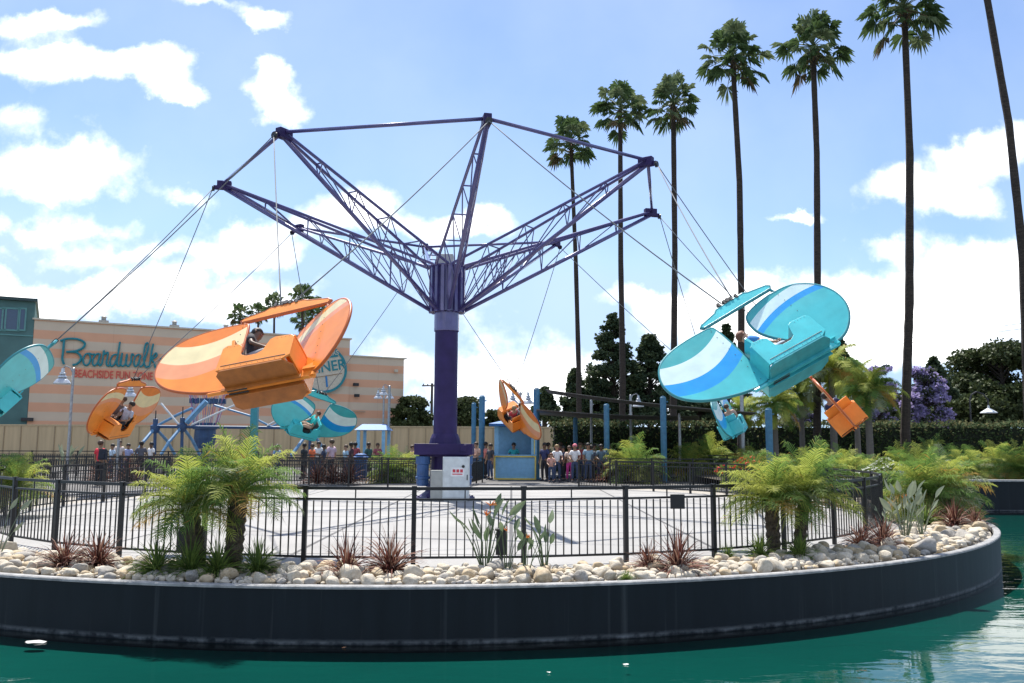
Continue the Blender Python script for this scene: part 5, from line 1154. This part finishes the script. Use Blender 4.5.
for a in ((111, 41, .3, 'stand', (.45, .55, .65), DJ, 'black', 'person in pale blue shirt right of the red shirt', 1), (118, 42, -.4, 'stand', (.65, .55, .5), DJ, 'brown', 'person in cream shirt behind the second lamp post', 0), (127, 42, .2, 'point', (.30, .34, .55), DJ, 'black', 'person in violet blue shirt reaching out an arm', 1), (140, 41.5, PI*.8, 'fold', (.10, .10, .12), BK, 'black', 'person in dark top with black hair by the ride frame', 2), (150, 43, .1, 'stand', (.75, .72, .70), DJ, 'black', 'person in white top beneath the ride frame column', 2),
          (277, 42, .2, 'stand', (.2, .3, .5), DJ, 'black', 'person in blue top at the right edge of the twin palms', 1), (304, 40, PI, 'stand', (.03, .035, .04), BK, 'black', 'person all in black, leftmost of the mid left group', 2), (312, 41, PI, 'stand', (.80, .17, .06), DJ, 'brown', 'person in bright orange shirt below the far teal glider', 1), (318.5, 42, .5, 'fold', (.65, .66, .66), DJ, 'black', 'person in white shirt beside the orange shirt', 1), (324, 40, PI*.7, 'stand', (.04, .05, .09), BK, 'black', 'person in navy top between white and pink shirts', 2),
          (331.5, 38.5, PI, 'stand', (.60, .42, .50), BK, 'brown', 'large person in pale pink shirt seen from behind', 0), (346, 42, .2, 'stand', (.35, .5, .6), DJ, 'brown', 'person in light blue shirt left of the dark jacket', 0), (351.5, 39.5, PI, 'stand', (.05, .03, .04), BK, 'black', 'person in black jacket with red scarf near the blue bin', 2), (355.5, 43, 2., 'fold', (.3, .06, .07), BK, 'black', 'person in maroon top half hidden near the bin', 2), (369, 44, .4, 'stand', (.03, .09, .08), BK, 'black', 'person in dark green top under the blue canopy', 2), (378, 45, -.4, 'stand', (.3, .08, .1), DJ, 'brown', 'person in wine red top by the canopy post', 1),
          (413, 42, .3, 'stand', (.6, .3, .25), DJ, 'brown', 'person in salmon top left of the tower motors', 0), (421, 43, -.3, 'stand', (.5, .5, .5), DJ, 'black', 'person in grey shirt beside the tower', 1),
          (477, 42, .2, 'fold', (.65, .40, .30), DJ, 'brown', 'person in peach top right of the tower', 0), (491.5, 41, -.2, 'stand', (.05, .05, .06), DJ, 'black', 'person in black shirt left of the kiosk', 1), (487, 43.5, .6, 'stand', (.7, .25, .2), BK, 'black', 'person in coral shirt beside the black shirt', 1), (484, 44, .1, 'stand', (.2, .2, .3), DJ, 'black', 'person in slate shirt just left of the kiosk counter', 2),
          (546, 40.5, .3, 'stand', (.03, .04, .12), BK, 'black', 'person in navy top at the kiosk wall', 2), (558.5, 38.2, .1, 'rail', (.72, .74, .75), DJ, 'blond', 'person in white shirt leaning on the rail in front', 0), (565, 40.5, -.2, 'stand', (.03, .05, .12), BK, 'black', 'person in dark blue top behind the white shirt', 1), (571, 39.2, .2, 'fold', (.7, .55, .45), (.55, .05, .25), 'brown', 'person in cream top and bright pink trousers', 1), (576.6, 38.4, -.1, 'rail', (.70, .70, .70), DJ, 'pink', 'person in white shirt with pink cap at the rail', 1), (582, 40.8, .2, 'stand', (.25, .04, .05), DJ, 'brown', 'person in dark red shirt behind the pink cap', 1), (590, 39.4, .4, 'stand', (.25, .36, .45), DJ, 'black', 'person in grey blue shirt right of the pink cap', 1), (596, 41, -.3, 'stand', (.5, .45, .3), DJ, 'black', 'person in khaki top before the white blossoms', 1), (603, 39, .1, 'rail', (.10, .16, .22), DJ, 'black', 'person in dark teal shirt by the right blue post', 2),
          (550, 42.5, .8, 'stand', (.08, .08, .08), BK, 'black', 'person in charcoal top at the back beside the kiosk', 1), (562, 43, -.8, 'fold', (.35, .10, .12), DJ, 'brown', 'person in brick red top at the back of the crowd', 1), (574, 43, .5, 'stand', (.12, .14, .2), BK, 'black', 'person in dark slate top at the back of the crowd', 2), (586, 43.5, 0, 'stand', (.5, .5, .45), DJ, 'brown', 'person in beige top at the back of the crowd', 0), (611, 41, .4, 'stand', (.15, .10, .08), BK, 'black', 'person in brown top between the blue post and the palm', 1), (593, 38.6, 2.6, 'stand', (.06, .07, .10), BK, 'black', 'person in dark top seen from behind at the rail', 1)):
    stand(a[0], a[1]+.8*math.sin(a[0]*1.7), a[2]+(0 if a[3] in ('rail', 'point') else 1.25*math.sin(a[0]*2.3)), *a[3:8], skin=a[8], scale=1.06 if a[0] == 331.5 else .97+.05*math.sin(a[0]*3.1))
stand(552.7, 38.2, .1, 'rail', (.6, .32, .25), DJ, 'auburn', 'child in peach shirt in front of the waiting adults', scale=.74)
stand(515, 42.2, 0, 'fold', (.04, .42, .45), BK, 'black', 'operator in teal shirt inside the kiosk', skin=1, group='')
def rider(key, x, y, z, shirt, trs, hair, label, skin=0, turn=0., s=.95):
    root, R3, loc = PL[key]; mw = Matrix.Translation(loc) @ R3.to_4x4() @ Matrix.Translation((x, y, z)) @ Matrix.Rotation(PI/2+turn, 4, 'Z')
    person(mw, 'sit', shirt, trs, hair, label, skin=skin, scale=s, group='riders sitting in the gliders')
rider('AE', -.28, -.16, .44, (.02, .022, .03), (.28, .29, .31), 'black', 'rider in black jacket and grey trousers in the near orange glider', 2)
rider('AB', -.36, -.04, .43, (.05, .20, .50), (.35, .42, .5), 'auburn', 'auburn haired rider in blue shirt in the big teal glider', 0)
rider('BC', -.28, .05, .44, (.02, .025, .08), DJ, 'black', 'rider in navy shirt in the orange glider flying away', 1)
rider('CD', -.28, .18, .44, (.03, .03, .04), DJ, 'black', 'left rider in the small distant teal glider', 1)
rider('CD', -.28, -.19, .44, (.45, .3, .25), DJ, 'brown', 'right rider in the small distant teal glider', 0)
rider('DH', -.28, .15, .44, (.45, .05, .06), BK, 'blond', 'rider in red shirt in the orange glider over the kiosk', 0)
rider('DH', -.28, -.2, .44, (.5, .5, .55), BK, 'black', 'rider in grey shirt in the orange glider over the kiosk', 1)
rider('HG', -.28, .10, .44, (.02, .42, .40), (.5, .33, .24), 'brown', 'rider in turquoise shirt in the far teal glider', 0)
rider('GF', -.28, .16, .44, (.42, .46, .55), BK, 'black', 'rider in pale grey shirt in the far left orange glider', 1)
rider('GF', -.28, -.19, .44, (.10, .07, .06), BK, 'brown', 'rider leaning back in the far left orange glider', 1)
rider('FE', -.28, .1, .44, (.02, .03, .08), BK, 'black', 'rider in navy shirt in the left edge teal glider', 1)
